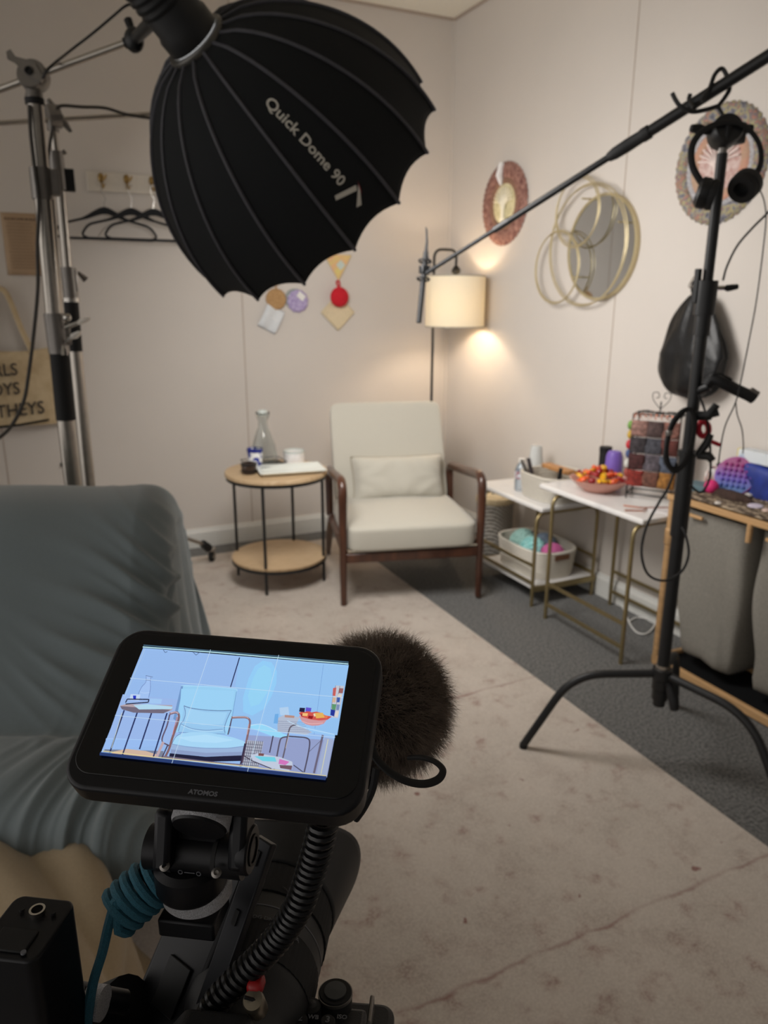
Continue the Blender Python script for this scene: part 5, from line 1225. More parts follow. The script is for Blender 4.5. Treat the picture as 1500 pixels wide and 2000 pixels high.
WALL, WALL2, WALL3 = (148, 184, 234), (150, 178, 226), (150, 200, 240)
sp([(285, 68), (1445, 165), (1322, 798), (45, 662)], WALL)
sp([(830, 118), (1445, 165), (1380, 560), (770, 520)], (146, 192, 238))
sp([(880, 240), (915, 170), (960, 140), (1010, 150), (1040, 200), (1036, 270), (1010, 340), (970, 410), (900, 450), (850, 430), (848, 350)], (145, 203, 245)); sp([(905, 240), (935, 185), (970, 165), (1005, 185), (1012, 240), (985, 320), (940, 385), (892, 400), (876, 340)], (148, 209, 243))
sp([(170, 330), (490, 360), (470, 600), (60, 640)], (152, 182, 232))
sp([(880, 560), (1362, 590), (1322, 798), (860, 742)], (146, 158, 200))
sp([(75, 578), (420, 590), (400, 618), (68, 640)], (150, 186, 238)); sl([(78, 580), (400, 590)], 3, (170, 205, 246))
sp([(68, 640), (400, 650), (395, 690), (60, 655)], (120, 128, 150))
sp([(110, 655), (190, 638), (300, 650), (370, 672), (340, 690), (105, 668)], (206, 178, 158))
# baseboard and legs of the side table
for a, b in (((178, 420), (96, 660)), ((252, 432), (168, 672)), ((332, 436), (264, 640)), ((420, 436), (342, 685))): sl([a, b], 8, (34, 44, 92))
sp([(155, 395), (190, 385), (450, 392), (448, 420), (400, 436), (230, 432), (170, 415)], (176, 160, 168)); sp([(155, 397), (440, 418), (400, 438), (230, 434), (165, 415)], (112, 104, 122))
sp([(230, 392), (310, 386), (452, 400), (445, 414), (262, 416)], (176, 214, 236))
sp([(300, 225), (335, 228), (328, 262), (326, 300), (318, 350), (256, 352), (266, 300), (298, 262)], (160, 192, 240)); sc([(302, 228), (300, 262), (278, 288), (262, 320), (256, 352)], 2.5, (96, 120, 176)); sc([(330, 230), (326, 262), (326, 300), (316, 350)], 2.5, (96, 120, 176)); sl([(300, 250), (328, 253)], 2, (90, 110, 160)); sc([(268, 318), (292, 324), (322, 320)], 2, (190, 214, 246)); sl([(300, 225), (340, 234)], 3, (90, 110, 150))
sp([(215, 330), (270, 332), (262, 366), (208, 362)], (190, 210, 240)); sp([(228, 338), (246, 338), (244, 362), (230, 362)], (30, 50, 190))
sl([(186, 378), (196, 358), (318, 360), (314, 376), (186, 386)], 6, (30, 34, 60)); sp([(325, 354), (392, 358), (386, 384), (322, 382)], (160, 198, 240))
# armchair
sp([(500, 282), (525, 278), (800, 300), (816, 310), (770, 560), (470, 545)], (150, 204, 240)); sp([(500, 282), (512, 282), (470, 480), (455, 470)], (112, 150, 200))
sp([(500, 300), (800, 312), (768, 540), (486, 530)], (154, 208, 244)); sc([(500, 283), (640, 286), (800, 300), (815, 312)], 3, (176, 222, 248)); sl([(812, 316), (772, 550)], 3, (110, 150, 200)); sp([(515, 395), (560, 408), (640, 420), (720, 424), (784, 422), (760, 470), (742, 530), (748, 552), (480, 545), (494, 510), (505, 470)], (150, 198, 236)); sp([(530, 410), (640, 432), (760, 434), (735, 500), (620, 505), (520, 480)], (160, 208, 242)); sc([(515, 396), (560, 410), (640, 420), (720, 424), (784, 422)], 3, (70, 84, 130)); sc([(516, 398), (524, 440), (512, 480), (496, 500), (484, 540)], 3, (96, 120, 170)); sc([(782, 424), (760, 470), (744, 520), (748, 550)], 3, (86, 104, 150)); sc([(500, 500), (560, 524), (640, 534), (735, 528)], 3, (110, 140, 186)); sc([(500, 505), (560, 530), (640, 541), (735, 535)], 3, (186, 224, 248)); sl([(484, 546), (750, 556)], 3, (110, 140, 190))
sp([(462, 572), (500, 552), (560, 545), (630, 545), (700, 555), (790, 574), (850, 594), (862, 604), (850, 678), (640, 682), (440, 664), (446, 610)], (164, 212, 244)); sp([(480, 575), (640, 558), (800, 590), (700, 606), (560, 600)], (176, 220, 248)); sp([(446, 612), (520, 624), (640, 634), (760, 634), (862, 622), (850, 678), (640, 682), (440, 664)], (152, 178, 216)); sp([(443, 642), (640, 662), (854, 656), (850, 678), (640, 682), (440, 664)], (138, 156, 196)); sc([(446, 612), (540, 628), (640, 636), (760, 636), (860, 624)], 3, (120, 150, 196)); sc([(448, 610), (470, 572), (500, 552)], 3, (96, 120, 170))
sp([(436, 664), (640, 684), (852, 676), (846, 708), (640, 712), (430, 694)], (24, 26, 56))
sc([(436, 445), (420, 510), (392, 592), (432, 622)], 8, (96, 80, 100)); sc([(400, 600), (382, 640), (362, 685)], 15, (186, 164, 174)); sc([(436, 442), (470, 434), (486, 444), (484, 480), (450, 580), (432, 640), (408, 690)], 13, (128, 96, 102)); sc([(440, 438), (468, 432), (484, 440)], 6, (196, 176, 190)); sc([(478, 460), (452, 560)], 4, (190, 120, 116)); sl([(424, 620), (392, 690)], 7, (70, 60, 84))
sl([(764, 560), (786, 468)], 7, (84, 76, 100)); sc([(784, 464), (830, 462), (870, 464), (888, 482), (884, 520), (870, 590), (846, 720)], 12, (132, 102, 110)); sc([(790, 460), (866, 461), (880, 470)], 4, (206, 180, 180)); sl([(882, 500), (872, 560)], 4, (200, 150, 140)); sl([(862, 610), (834, 740)], 11, (52, 44, 70))
sl([(830, 125), (778, 295)], 6, (32, 40, 84)); sl([(1303, 165), (1250, 560)], 2, (110, 150, 206))
# baskets and tables on the right
sp([(872, 592), (965, 600), (935, 750), (845, 735)], (176, 180, 196))
for k in range(9): sl([(872+k*11, 596), (845+k*11, 738)], 3, (70, 76, 100)); 
for k in range(8): sl([(868-k*3, 612+k*17), (960-k*3, 620+k*17)], 3, (84, 88, 110))
sp([(895, 508), (960, 505), (1110, 570), (1060, 578), (1020, 572), (890, 522)], (150, 214, 246)); sp([(1100, 478), (1365, 560), (1362, 575), (1180, 530), (1095, 492)], (150, 196, 240))
sp([(1042, 470), (1080, 450), (1170, 462), (1150, 500), (1240, 548), (1200, 562), (1045, 545)], (176, 186, 206))
for k in range(6): sl([(1044, 485+k*11), (1190+k*8, 492+k*11)], 2, (120, 130, 160))
sp([(1055, 410), (1105, 405), (1110, 450), (1060, 452)], (176, 206, 236)); sp([(1030, 446), (1050, 444), (1046, 500), (1022, 498)], (110, 170, 226)); sp([(1085, 450), (1140, 455), (1138, 468), (1085, 464)], (180, 140, 130))
sp([(1165, 455), (1320, 480), (1305, 500), (1275, 510), (1240, 512), (1205, 504), (1182, 488)], (206, 150, 156)); sp([(1165, 440), (1180, 430), (1200, 434), (1214, 426), (1236, 436), (1262, 432), (1290, 438), (1312, 452), (1350, 460), (1326, 478), (1280, 482), (1230, 476), (1180, 462)], (206, 84, 76)); sp([(1246, 444), (1262, 440), (1268, 456), (1250, 460)], (230, 214, 190)); sp([(1300, 450), (1330, 456), (1322, 470), (1298, 466)], (226, 120, 80)); sp([(1176, 446), (1190, 444), (1192, 458), (1178, 458)], (150, 30, 50)); sc([(1182, 486), (1230, 500), (1300, 496)], 3, (232, 184, 186))
sp([(1255, 440), (1300, 438), (1310, 466), (1262, 470)], (226, 176, 90)); sp([(1170, 410), (1200, 412), (1196, 436), (1166, 432)], (24, 24, 60)); sp([(1205, 408), (1236, 412), (1232, 432), (1202, 430)], (96, 80, 200)); sp([(1186, 440), (1216, 442), (1212, 458), (1184, 456)], (240, 190, 120)); sp([(1220, 455), (1246, 458), (1240, 474), (1216, 470)], (140, 20, 30))
sp([(1372, 285), (1420, 288), (1385, 470), (1350, 465), (1345, 420), (1358, 340)], (190, 196, 210)); sp([(1358, 300), (1376, 296), (1370, 345), (1354, 342)], (206, 90, 80)); sp([(1378, 350), (1398, 352), (1394, 380), (1376, 380)], (50, 90, 170)); sl([(1372, 286), (1358, 340), (1346, 420)], 2.5, (120, 110, 130)); sl([(1396, 288), (1362, 462)], 2.5, (130, 116, 134)); sp([(1392, 300), (1416, 302), (1412, 330), (1388, 328)], (150, 96, 96)); sp([(1386, 335), (1408, 337), (1404, 352), (1383, 350)], (216, 206, 196)); sp([(1356, 352), (1374, 352), (1370, 382), (1352, 380)], (206, 176, 150)); sp([(1378, 392), (1396, 394), (1390, 425), (1374, 424)], (120, 140, 180)); sp([(1374, 430), (1390, 432), (1384, 462), (1368, 460)], (216, 208, 200)); sp([(1352, 390), (1376, 392), (1370, 425), (1350, 420)], (90, 150, 110)); sp([(1345, 420), (1370, 425), (1362, 460), (1342, 452)], (30, 50, 150))
sc([(1150, 506), (1122, 516), (1108, 545), (1085, 650), (1060, 755)], 8, (96, 90, 104)); sc([(1104, 574), (1072, 580), (1058, 600), (1040, 690), (1025, 760)], 8, (84, 78, 96)); sc([(1104, 572), (1160, 576), (1208, 582), (1226, 604), (1216, 680), (1195, 775)], 8, (78, 74, 94)); sl([(1300, 565), (1250, 780)], 12, (104, 98, 120)); sl([(1020, 570), (1000, 665)], 7, (66, 62, 84)); sc([(1112, 548), (1090, 640)], 2.5, (196, 180, 170)); sl([(1222, 660), (1296, 590)], 3, (96, 96, 120)); sc([(1366, 562), (1180, 520), (1100, 484)], 3, (196, 226, 248)); sc([(893, 510), (960, 506), (1040, 540)], 3, (206, 236, 250))
sp([(895, 680), (930, 668), (1060, 690), (1128, 716), (1130, 740), (1110, 768), (1020, 755), (905, 712)], (190, 200, 220)); sp([(912, 684), (1030, 690), (1040, 716), (960, 712)], (110, 206, 226)); sp([(1055, 700), (1112, 716), (1090, 735), (1050, 728)], (206, 116, 186)); sp([(1056, 734), (1128, 738), (1122, 762), (1060, 752)], (110, 84, 96)); sp([(938, 668), (970, 670), (966, 684), (936, 682)], (120, 80, 80))
sl([(850, 680), (905, 712), (1010, 755)], 5, (60, 50, 70)); sl([(1135, 735), (1190, 775)], 5, (60, 58, 76))
sp([(1310, 580), (1361, 590), (1322, 796), (1265, 785)], (158, 172, 206))
sp([(400, 682), (640, 712), (850, 730), (840, 742), (400, 694)], (120, 110, 130))
# letterbox strip, coloured guide edges, thirds grid
sp([(45, 662), (450, 704), (880, 752), (1322, 798), (1315, 820), (42, 680)], (34, 56, 108)); sl([(290, 60), (1445, 156)], 8, (60, 90, 110))
for a, b in (((668, 85), (450, 725)), ((1052, 115), (876, 772)), ((215, 245), (1415, 355)), ((130, 455), (1370, 580))): sl([a, b], 2.4, (196, 220, 240))
sl([(286, 70), (660, 98), (1444, 166)], 5, (196, 240, 250)); sl([(60, 656), (350, 690), (860, 742), (1320, 796)], 4, (226, 214, 150)); sl([(1330, 590), (1290, 785)], 3, (226, 222, 160)); sl([(300, 80), (180, 360)], 2, (180, 206, 226)); sl([(170, 440), (110, 640)], 3, (200, 210, 200))
sl([(398, 80), (412, 102), (425, 96)], 4, (96, 120, 160)); sl([(568, 98), (586, 116), (608, 100)], 4, (96, 120, 160))
scm = bpy.data.materials.new('lit_screen_picture'); scm.use_nodes = True; nt, N, L = nodes(scm); b = N['Principled BSDF']
b.inputs['Base Color'].default_value = (0, 0, 0, 1); b.inputs['Roughness'].default_value = .25
at_ = N.new('ShaderNodeAttribute'); at_.attribute_name = 'picture'; L.new(at_.outputs['Color'], b.inputs['Emission Color']); b.inputs['Emission Strength'].default_value = SCREEN_STR
mi_ = list(scr.m); scr.m = [0]*len(mi_); scr_o = scr.build('screen_picture', scm, mon, smooth=False)
ca = scr_o.data.color_attributes.new('picture', 'FLOAT_COLOR', 'CORNER')
for p, k in zip(scr_o.data.polygons, mi_):
    for li in p.loop_indices: ca.data[li].color = (*srgb(EC[k]), 1)
# ------------------------------------------------------------------ tilting monitor mount
FA = Vector((.539, .842, 0)).normalized(); RA = Vector((.842, -.539, 0)).normalized(); UA = Vector((0, 0, 1)); RM = mat3(RA, FA, UA)
mm = thing('monitor_mount', 'black tilting mount with knurled grey wheels holding the monitor on the top handle', 'monitor mount', D(385, 1760, .445))
w1 = D(396, 1592, .405)
MB().lathe([(0, -.006), (.0150, -.006), (.0158, -.0045), (.0158, .0045), (.0150, .006), (0, .006)], w1, MU, n=48).build('locking_wheel', silk, mm)
MB().lathe([(0, -.0075), (.0142, -.0075), (.0150, -.0058), (0, -.0058)], w1, MU, n=40).build('wheel_face', rigblk, mm)
MB().ball(w1+MN*.0152+MR_*.001, .0024, 10, 6).build('wheel_hole', BLACKR, mm)
MB().box(D(395, 1562, .3985), (.044, .012, .008), MM).build('top_plate', rigblk, mm, bevel=.002)
for s in (-1, 1):
    c = D(400+s*72, 1630, .415); MB().box(c, (.010, .020, .034), mat3(MR_, (MU*.7+MN*-.7).normalized(), (MU*.7+MN*.7).normalized())).build('side_cheek', rigblk, mm, bevel=.003)
hg = D(386, 1662, .425)
MB().cyl(hg-MR_*.028, hg+MR_*.028, .0125, n=28).build('hinge_barrel', rigblk, mm)
for q in (-.013, .013): MB().lathe([(.0124, -.0012), (.0129, -.0012), (.0129, .0012), (.0124, .0012)], hg+MR_*q, MR_, n=28).build('hinge_groove', BLACKR, mm)
rc = D(470, 1657, .418)
MB().lathe([(0, 0), (.0125, 0), (.0135, .002), (.0135, .006), (.0125, .007), (0, .007)], rc, MR_, n=28).build('hinge_cap', rigblk, mm)
MB().lathe([(.007, .0071), (.0085, .0071), (.0085, .0078), (.007, .0078)], rc, MR_, n=24).build('cap_ring', BLACKM, mm)
MB().box(hg+Vector((0, 0, .012))+FA*.004, (.030, .018, .02), RM).build('neck_block', rigblk, mm, bevel=.002)
lb = D(373, 1700, .432)
MB().lathe([(0, -.010), (.019, -.010), (.0205, -.007), (.0205, .006), (.017, .009), (0, .009)], lb, UA, n=36).build('swivel_body', rigblk, mm)
for x, y in ((322, 1692), (423, 1705)):
    c = D(x, y, .406); MB().lathe([(0, 0), (.0026, 0), (.0028, .0006), (.0014, .0014), (.0012, .0006), (0, .0004)], c, -(CM @ Vector((0, .55, .8))).normalized(), n=16).build('hex_screw', STEEL, mm)
w2 = D(385, 1728, .438)
MB().lathe([(0, -.0065), (.0190, -.0065), (.0200, -.005), (.0200, .003), (.0190, .004), (0, .004)], w2, UA, n=56).build('lower_wheel', silk, mm)
MB().ball(D(395, 1757, .4205), .0026, 10, 6).build('wheel_hole', BLACKR, mm)
MB().box(D(380, 1782, .447), (.034, .028, .012), RM).build('shoe_clamp', rigblk, mm, bevel=.0015)
def mark(px, py, d, nm='lock_mark'):
    c = D(px, py, d); MB().tube([c-RA*.003, c+RA*.003], .00025, 4).build(nm, greyp, mm)
    for s in (-1, 1):
        o = c+RA*(s*.0052); MB().tube([o+RA*(.0012*cos(2*pi*i/12))+UA*(.0012*sin(2*pi*i/12)) for i in range(12)], .00022, 4, closed=True).build(nm, greyp, mm)
mark(392, 1570, .3915); mark(370, 1705, .411)
# ------------------------------------------------------------------ top handle with rail
th_ = thing('camera_top_handle', 'black top handle with accessory rail running under the monitor mount', 'camera handle', D(420, 1900, .47))
hA, hB = D(262, 2110, .462), D(442, 1670, .495)
dH = (hB-hA).normalized(); sH = dH.cross(Vector((0, 0, 1))).normalized(); uH = sH.cross(dH)
RHm = mat3(sH, dH, uH); LH = (hB-hA).length
MB().plate(rrect(-.027, .021, 0, LH, .010), .026, hA-uH*.026, RHm).build('grip_bar', rigblk, th_, bevel=.004, seg=3)
rA, rB = D(385, 2010, .450), D(514, 1640, .468)
dR = (rB-rA).normalized(); sR = dR.cross(uH).normalized(); uR = sR.cross(dR)
MB().plate([(-.0075, 0), (.0075, 0), (.0075, (rB-rA).length), (-.0075, (rB-rA).length)], .006, rA-uR*.006, mat3(sR, dR, uR)).build('accessory_rail', mat('worn_black_rail', (38, 39, 43), .4, metal=.5), th_, bevel=.001)
for k in range(2): MB().box(rA.lerp(rB, .58+.32*k)+uR*.0004, (.0035, .009, .0012), mat3(sR, dR, uR)).build('rail_slot', BLACKR, th_)
MB().box(hA.lerp(hB, .40)+uH*.001, (.020, .030, .002), RHm).build('thread_plate', BLACKM, th_, bevel=.0006)
MB().lathe([(.004, 0), (.0062, 0), (.0062, .001), (.004, .001)], D(368, 1808, .452), uH, n=24).build('thread_ring', STEEL, th_)
# ------------------------------------------------------------------ lens
_a, _b = D(478, 1965, .485), D(556, 1722, .60)
F = (_b-_a).normalized()
L0 = _a-F*.035            # lens mount
ln = thing('camera_lens', 'black zoom lens with petal hood pointing at the armchair', 'lens', L0-Vector((0, 0, .04)))
lensm = mat('black_lens_barrel', (26, 27, 30), .5, var=.05)
ribr = mat('ribbed_black_rubber', (20, 20, 22), .8, var=.3, scale=2000)
def ls(prf, nm, m, wob=None, n=72): return MB().lathe(prf, L0, F, n=n, wob=wob).build(nm, m, ln, ang=50)
ls([(0, -.01), (.033, -.01), (.034, .012), (.041, .024), (.0425, .034), (0, .034)], 'mount_barrel', lensm)
ls([(.040, .034), (.0430, .034), (.0432, .062), (.040, .062)], 'zoom_ring', ribr, wob=lambda a, i: 1+.006*(sin(a*60) > 0)*(i in (1, 2)), n=240)
ls([(.040, .062), (.0428, .063), (.0428, .088), (.040, .088)], 'name_band', lensm)
ls([(.0428, .0745), (.0431, .0745), (.0431, .0755), (.0428, .0755)], 'index_line', greyp)
ls([(.040, .088), (.0438, .089), (.0438, .118), (.040, .118)], 'focus_ring', ribr, wob=lambda a, i: 1+.006*(sin(a*60) > 0)*(i in (1, 2)), n=240)
ls([(.040, .118), (.0430, .119), (.0432, .142), (0, .142)], 'front_barrel', lensm)
ls([(0, .138), (.036, .139), (0, .1415)], 'front_glass', mat('coated_lens_glass', (20, 16, 34), .05, spec=.8))
def hood(u, v):
    a = 2*pi*u; end = .170+.020*cos(2*a)
    t = v; h = .118+(end-.118)*t; r = .0448+.012*t
    x, y, _ = frame(F); return L0+F*h+x*(cos(a)*r)+y*(sin(a)*r)
MB().grid(hood, 96, 14, cu=True).build('petal_hood', lensm, ln, solid=.0018, ang=60)
xL, yL, _ = frame(F)
def around(txt, ang0, h, size, nm, r=.0434):
    t = text_mb(txt, size, (0, 0, 0), (1, 0, 0), (0, 1, 0), (0, 0, 1), extr=0); o = MB()
    up0 = UA-F*F.dot(UA); up0.normalize(); s0 = F.cross(up0)
    o.add([L0+F*(h+p.y)+(up0*cos(ang0+p.x/r)+s0*sin(ang0+p.x/r))*r for p in t.v], t.f); o.build(nm, greyp, ln, smooth=False)
def best_ang(px, py, h, r=.0434):
    up0 = UA-F*F.dot(UA); up0.normalize(); s0 = F.cross(up0)
    return min((sum((q-w_)**2 for q, w_ in zip(projp_(L0+F*h_+(up0*cos(a)+s0*sin(a))*r), (px, py))), a, h_) for a in [k*.04-1.6 for k in range(80)] for h_ in h)[1:]
for txt, px, py, sz in (('2.8 DG DN', 516, 1792, .0044), ('SIGMA', 575, 1836, .0050)):
    a_, h_ = best_ang(px, py, [.03+.004*k for k in range(20)]); around(txt, a_-.09, h_, sz, 'lettering', .0441)
# ------------------------------------------------------------------ camera body
cb_ = thing('camera_body', 'dark camera body at the bottom edge with mode dial and numbered buttons', 'camera', D(560, 2080, .56))
camm = mat('textured_camera_body', (27, 28, 31), .5, var=.15, scale=900, bump=.2, bscale=1500)
CRr = F.cross(UA).normalized(); CU = CRr.cross(F)
CRm = mat3(CRr, F, CU)
Bc = L0-F*.036
MB().plate([(-.066, -.095), (.066, -.095), (.070, -.08), (.070, .016), (.060, .026), (.030, .034), (.018, .050), (-.018, .050), (-.030, .034), (-.060, .028), (-.066, .016)], .034, Bc-F*.014, mat3(CRr, CU, F)).build('body_shell', camm, cb_, bevel=.004, seg=3)
dl = D(655, 1952, .490)
MB().lathe([(0, -.012), (.0110, -.012), (.0110, .005), (.0102, .0064), (.0085, .0064), (0, .0060)], dl, CU, n=40).build('mode_dial', BLACKR, cb_)
MB().lathe([(0, .006), (.0072, .006), (.0072, .0074), (0, .0078)], dl, CU, n=32).build('dial_cap', mat('dark_grey_dial_cap', (66, 68, 70), .5), cb_)
MB().lathe([(.0106, .0035), (.0113, .0035), (.0113, .0055), (.0106, .0055)], dl, CU, n=40).build('dial_rim', STEEL, cb_)
MB().box(dl+F*.010-CU*.002, (.010, .008, .010), CRm).build('shutter_lever', BLACKR, cb_, bevel=.002)
MB().plate(rrect(-.030, .028, -.016, .018, .010), .014, D(690, 1990, .520)-CU*.016, mat3(CRr, F, CU)).build('grip_shoulder', camm, cb_, bevel=.004, seg=3)
MB().box(D(724, 1985, .518), (.003, .022, .014), CRm).build('strap_lug', STEEL, cb_, bevel=.001)
for px, py, txt in ((586, 1992, '2'), (640, 1995, '3')):
    c = D(px, py, .468); MB().lathe([(0, -.006), (.0048, -.006), (.0048, .0), (.0042, .0010), (0, .0012)], c, CU, n=24).build('custom_button', BLACKR, cb_)
    text_mb(txt, .0062, c+CU*.0014, CRr, F, CU, extr=.0001, bold=.0002).build('lettering', greyp, cb_, smooth=False)
for px, txt in ((612, 'WB'), (668, 'ISO')): text_mb(txt, .0042, D(px, 1989, .4665)+CU*.001, CRr, F, CU, extr=.0001, bold=.0001).build('lettering', greyp, cb_, smooth=False)
MB().box(D(615, 2012, .478), (.064, .030, .010), CRm).build('rear_shelf', camm, cb_, bevel=.003)
c = D(608, 1964, .480); MB().lathe([(0, -.008), (.0062, -.008), (.0062, .0), (.005, .001), (0, .0012)], c, CU, n=24).build('small_button', BLACKR, cb_); MB().ball(c+CU*.001, (.0035, .0035, .0012), 14, 6).build('button_cap', camm, cb_)
sc_ = D(495, 1955, .425)
g = thing('thumb_screw', 'slotted silver thumb screw standing at the rear of the cage', 'screw', sc_-UA*.02)
MB().lathe([(0, -.018), (.0046, -.018), (.0058, -.016), (.0062, 0), (.0054, .0022), (0, .0026)], sc_, (UA*.8-FA*.4).normalized(), n=28).build('screw_head', mat('brushed_pale_metal', (150, 142, 128), .35, metal=.95), g)
MB().box(sc_+(UA*.8-FA*.4).normalized()*.0028, (.0108, .0014, .0014), mat3(Vector((.7, -.1, -.5)).normalized(), Vector((.1, .9, .0)).normalized(), Vector((.5, 0, .7)).normalized())).build('slot', BLACKR, g)
tag(MB().box(D(500, 1922, .432), (.010, .011, .008), CRm).build('red_release_tab', mat('red_anodised', (150, 22, 26), .4), bevel=.003), 'small red tab beside the slotted silver thumb screw', 'tab')
# cage plate
cg_ = thing('camera_cage', 'black metal cage plate around the camera behind the top handle', 'camera cage', D(440, 2060, .5))
MB().plate(rrect(-.060, .016, -.03, .10, .008), .010, D(440, 2010, .520), mat3(sH, dH, uH)).build('top_plate', rigblk, cg_, bevel=.002)
MB().tube([D(250, 1965, .47), D(210, 1985, .48), D(180, 2060, .5)], [.018, .020, .018], 16).build('rosette_arm', rigblk, cg_)
# ------------------------------------------------------------------ side handle
sh_ = thing('side_handle', 'black side grip with a threaded socket on top at the lower left corner', 'camera handle', D(60, 2050, .43))
tp = D(62, 1800, .400)
RSh = mat3(RA, FA, UA)
MB().plate(rrect(-.0190, .0165, -.024, .017, .006), .115, tp-UA*.115, RSh).build('grip_body', rigblk, sh_, bevel=.0015, seg=3)
so_ = D(73, 1779, .4045)
MB().lathe([(.0030, -.002), (.0042, -.002), (.0042, .0012), (.0030, .0012)], so_, UA, n=28).build('threaded_socket', CHROME, sh_)
for dx in (-.009, .009): MB().cyl(so_+RA*dx-UA*.001, so_+RA*dx+UA*.0003, .0014, n=12).build('pin_hole', BLACKR, sh_)
MB().box(tp-FA*.013+UA*.0006-RA*.002, (.020, .014, .0016), RSh).build('recess_plate', BLACKR, sh_, bevel=.0006)
MB().lathe([(0, 0), (.0014, 0), (.0014, .001), (0, .001)], tp-FA*.020+RA*.008+UA*.0008, UA, n=14).build('side_button', greyp, sh_)
for py, rr in ((1935, .0075), (1965, .0062)):
    MB().cyl(D(100, py, .43), D(240, py+24, .46), rr, n=16).build('cross_rod', rigblk, sh_)
kc = D(184, 1957, .440); MB().cyl(kc-RA*.004, kc+RA*.006, .0095, n=40).build('knurled_nut', silk, sh_)
# ------------------------------------------------------------------ coiled cables
def coil(P, R_, pitch, r, k=1.0):
    P = catmull(P, 12); L_ = [0]
    for a, b in zip(P, P[1:]): L_.append(L_[-1]+(b-a).length)
    T = L_[-1]; n = int(T/pitch*14); out = []; x = None; i = 0
    for j in range(n+1):
        s = T*j/n
        while i < len(L_)-2 and L_[i+1] < s: i += 1
        t = (s-L_[i])/max(1e-9, L_[i+1]-L_[i]); p = P[i].lerp(P[i+1], t); d = (P[i+1]-P[i]).normalized()
        x = (Vector((1, 0, 0))-d*d.x).normalized() if x is None else (x-d*d.dot(x)).normalized(); y = d.cross(x); a = 2*pi*j/14*1.0
        rr = R_(s/T) if callable(R_) else R_
        out.append(p+x*(cos(a)*rr)+y*(sin(a)*rr))
    return out
shb = mat('glossy_black_cable', (10, 10, 13), .3, var=.05)
P = [D(632, 1604, .40), D(622, 1650, .405), D(607, 1700, .412), D(585, 1765, .42), D(550, 1822, .43), D(503, 1875, .435), D(455, 1922, .438), D(415, 1970, .44), D(398, 2040, .445)]
o = tag(MB().tube(coil(P, 6.4e-3, .0048, .0024), .0024, 8).build('coiled_black_cord', shb), 'glossy black coiled cord curving from the monitor down to the camera', 'cable')
tealm = mat('teal_braided_cord', (44, 102, 122), .6, scale=1500, var=.25, bump=.6, bscale=2500)
P = [D(335, 1700, .440), D(300, 1722, .438), D(266, 1750, .436), D(226, 1788, .433)]
cP = coil(P, lambda t: .0120+.001*sin(t*3), .0061, .003)
tail = [D(228, 1758, .425), D(214, 1800, .424), D(200, 1860, .425), D(182, 1920, .427), D(172, 1985, .43), D(168, 2060, .435)]
tag(MB().tube(cP+catmull([cP[-1]]+tail, 6)[1:], .0029, 8).build('coiled_teal_cord', tealm), 'teal braided coiled cord hanging left of the monitor mount', 'cable')
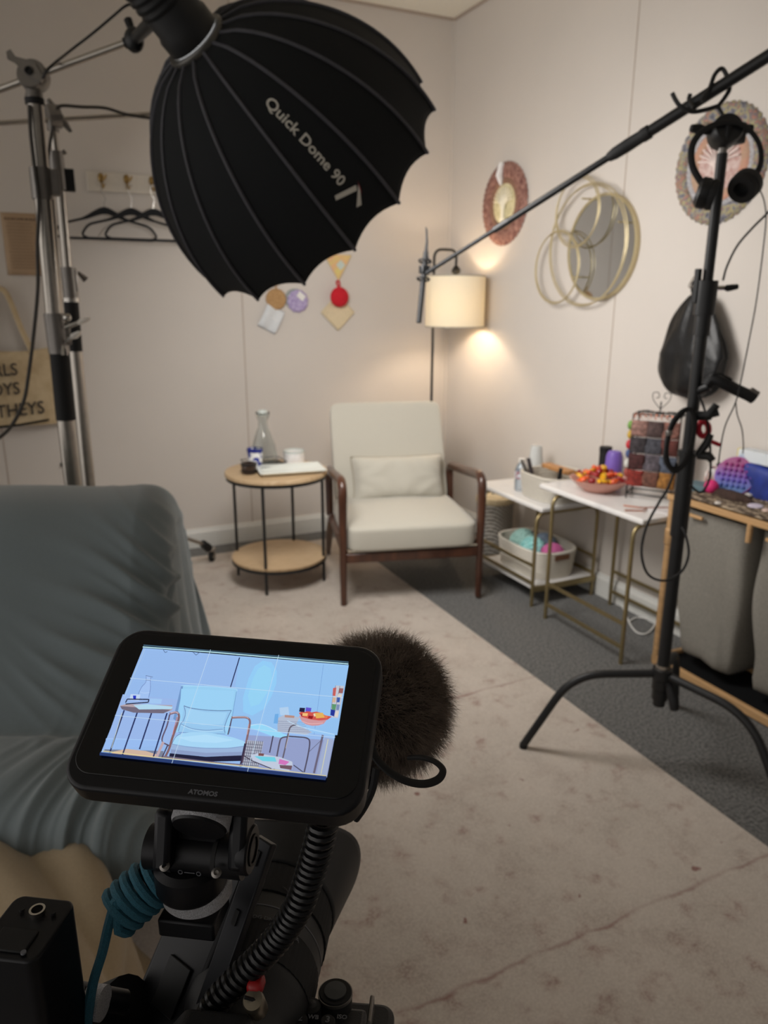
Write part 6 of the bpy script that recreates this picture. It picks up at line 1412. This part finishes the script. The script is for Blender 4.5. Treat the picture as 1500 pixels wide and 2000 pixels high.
# ------------------------------------------------------------------ furry microphone
fc = D(738, 1376, .52)
fm = thing('furry_microphone', 'dark fluffy wind cover of the on-camera microphone right of the monitor', 'microphone', fc-Vector((0, 0, .045)))
RF = mat3(RA, FA, UA)
E3 = (.043, .049, .040)
core = mat('dark_brown_fur_base', (26, 23, 22), 1.0, var=.2)
MB().ball(fc, E3, 36, 24, RF).build('wind_cover', core, fm)
furm = mat('dark_brown_fur', (122, 108, 97), .7, scale=90, var=.45, spec=.3)
rnd = random.Random(77); mb = MB()
view = (C0-fc).normalized()
for k in range(26000):
    z = rnd.uniform(-1, 1); a = rnd.uniform(0, 2*pi); q = sqrt(1-z*z); n_ = Vector((q*cos(a), q*sin(a), z))
    p = Vector((n_.x*E3[0], n_.y*E3[1], n_.z*E3[2])); nn = Vector((n_.x/E3[0], n_.y/E3[1], n_.z/E3[2])).normalized()
    p = fc+RF @ p; nn = RF @ nn
    ln_ = rnd.uniform(.009, .019); t1 = Vector((rnd.gauss(0, .35), rnd.gauss(0, .35), rnd.gauss(-.25, .3)))
    swirl = nn.cross(Vector((0, 0, 1)))*.5*sin(3*a+4*z)
    d1 = (nn+t1*.7+swirl*.5).normalized(); d2 = (d1+t1*.9+swirl*.6+Vector((0, 0, -.25))).normalized()
    w_ = rnd.uniform(.00007, .00015); s = d1.cross(Vector((rnd.gauss(0, 1), rnd.gauss(0, 1), rnd.gauss(0, 1)))).normalized(); s2 = s.cross(d1)
    p1 = p+d1*ln_*.5; p2 = p1+d2*ln_*.5
    b3 = [s*w_, (s*-.5+s2*.87)*w_, (s*-.5-s2*.87)*w_]
    vs = [p+q_ for q_ in b3]+[p1+q_*.7 for q_ in b3]+[p2]
    mb.add(vs, [(0, 1, 4, 3), (1, 2, 5, 4), (2, 0, 3, 5), (3, 4, 6), (4, 5, 6), (5, 3, 6)])
def build_fast(mb, name, m, par):
    me = bpy.data.meshes.new(name); o = ORG[par.name]; me.from_pydata([p-o for p in mb.v], [], mb.f); me.materials.append(m)
    for p in me.polygons: p.use_smooth = True
    ob = bpy.data.objects.new(name, me); COL.objects.link(ob); ob.parent = par; return ob
tag(build_fast(mb, 'long_fur', furm, fm), kind='stuff')
MB().cyl(D(700, 1520, .47), D(742, 1440, .50), .010, n=16).build('microphone_stem', rigblk, fm)
MB().box(D(694, 1540, .450), (.010, .016, .020), mat3(RA, FA, UA)).build('mount_bracket', rigblk, fm, bevel=.003)
P = catmull([D(722, 1440, .43), D(733, 1478, .425), D(758, 1505, .42), D(792, 1525, .42), D(828, 1531, .425), D(856, 1522, .43), D(865, 1504, .435), D(850, 1488, .44), D(826, 1480, .445), D(800, 1480, .455)], 6)
tag(MB().tube(P, .0023, 10, flat=(1, .7)).build('microphone_cable', BLACKR), 'short black cable looping out below the furry microphone', 'cable')
P = catmull([D(735, 1500, .43), D(728, 1540, .43), D(712, 1575, .435), D(695, 1600, .44)], 6)
tag(MB().tube(P, .0022, 8).build('microphone_cord', BLACKR), 'thin black cord running down behind the right edge of the monitor', 'cable')
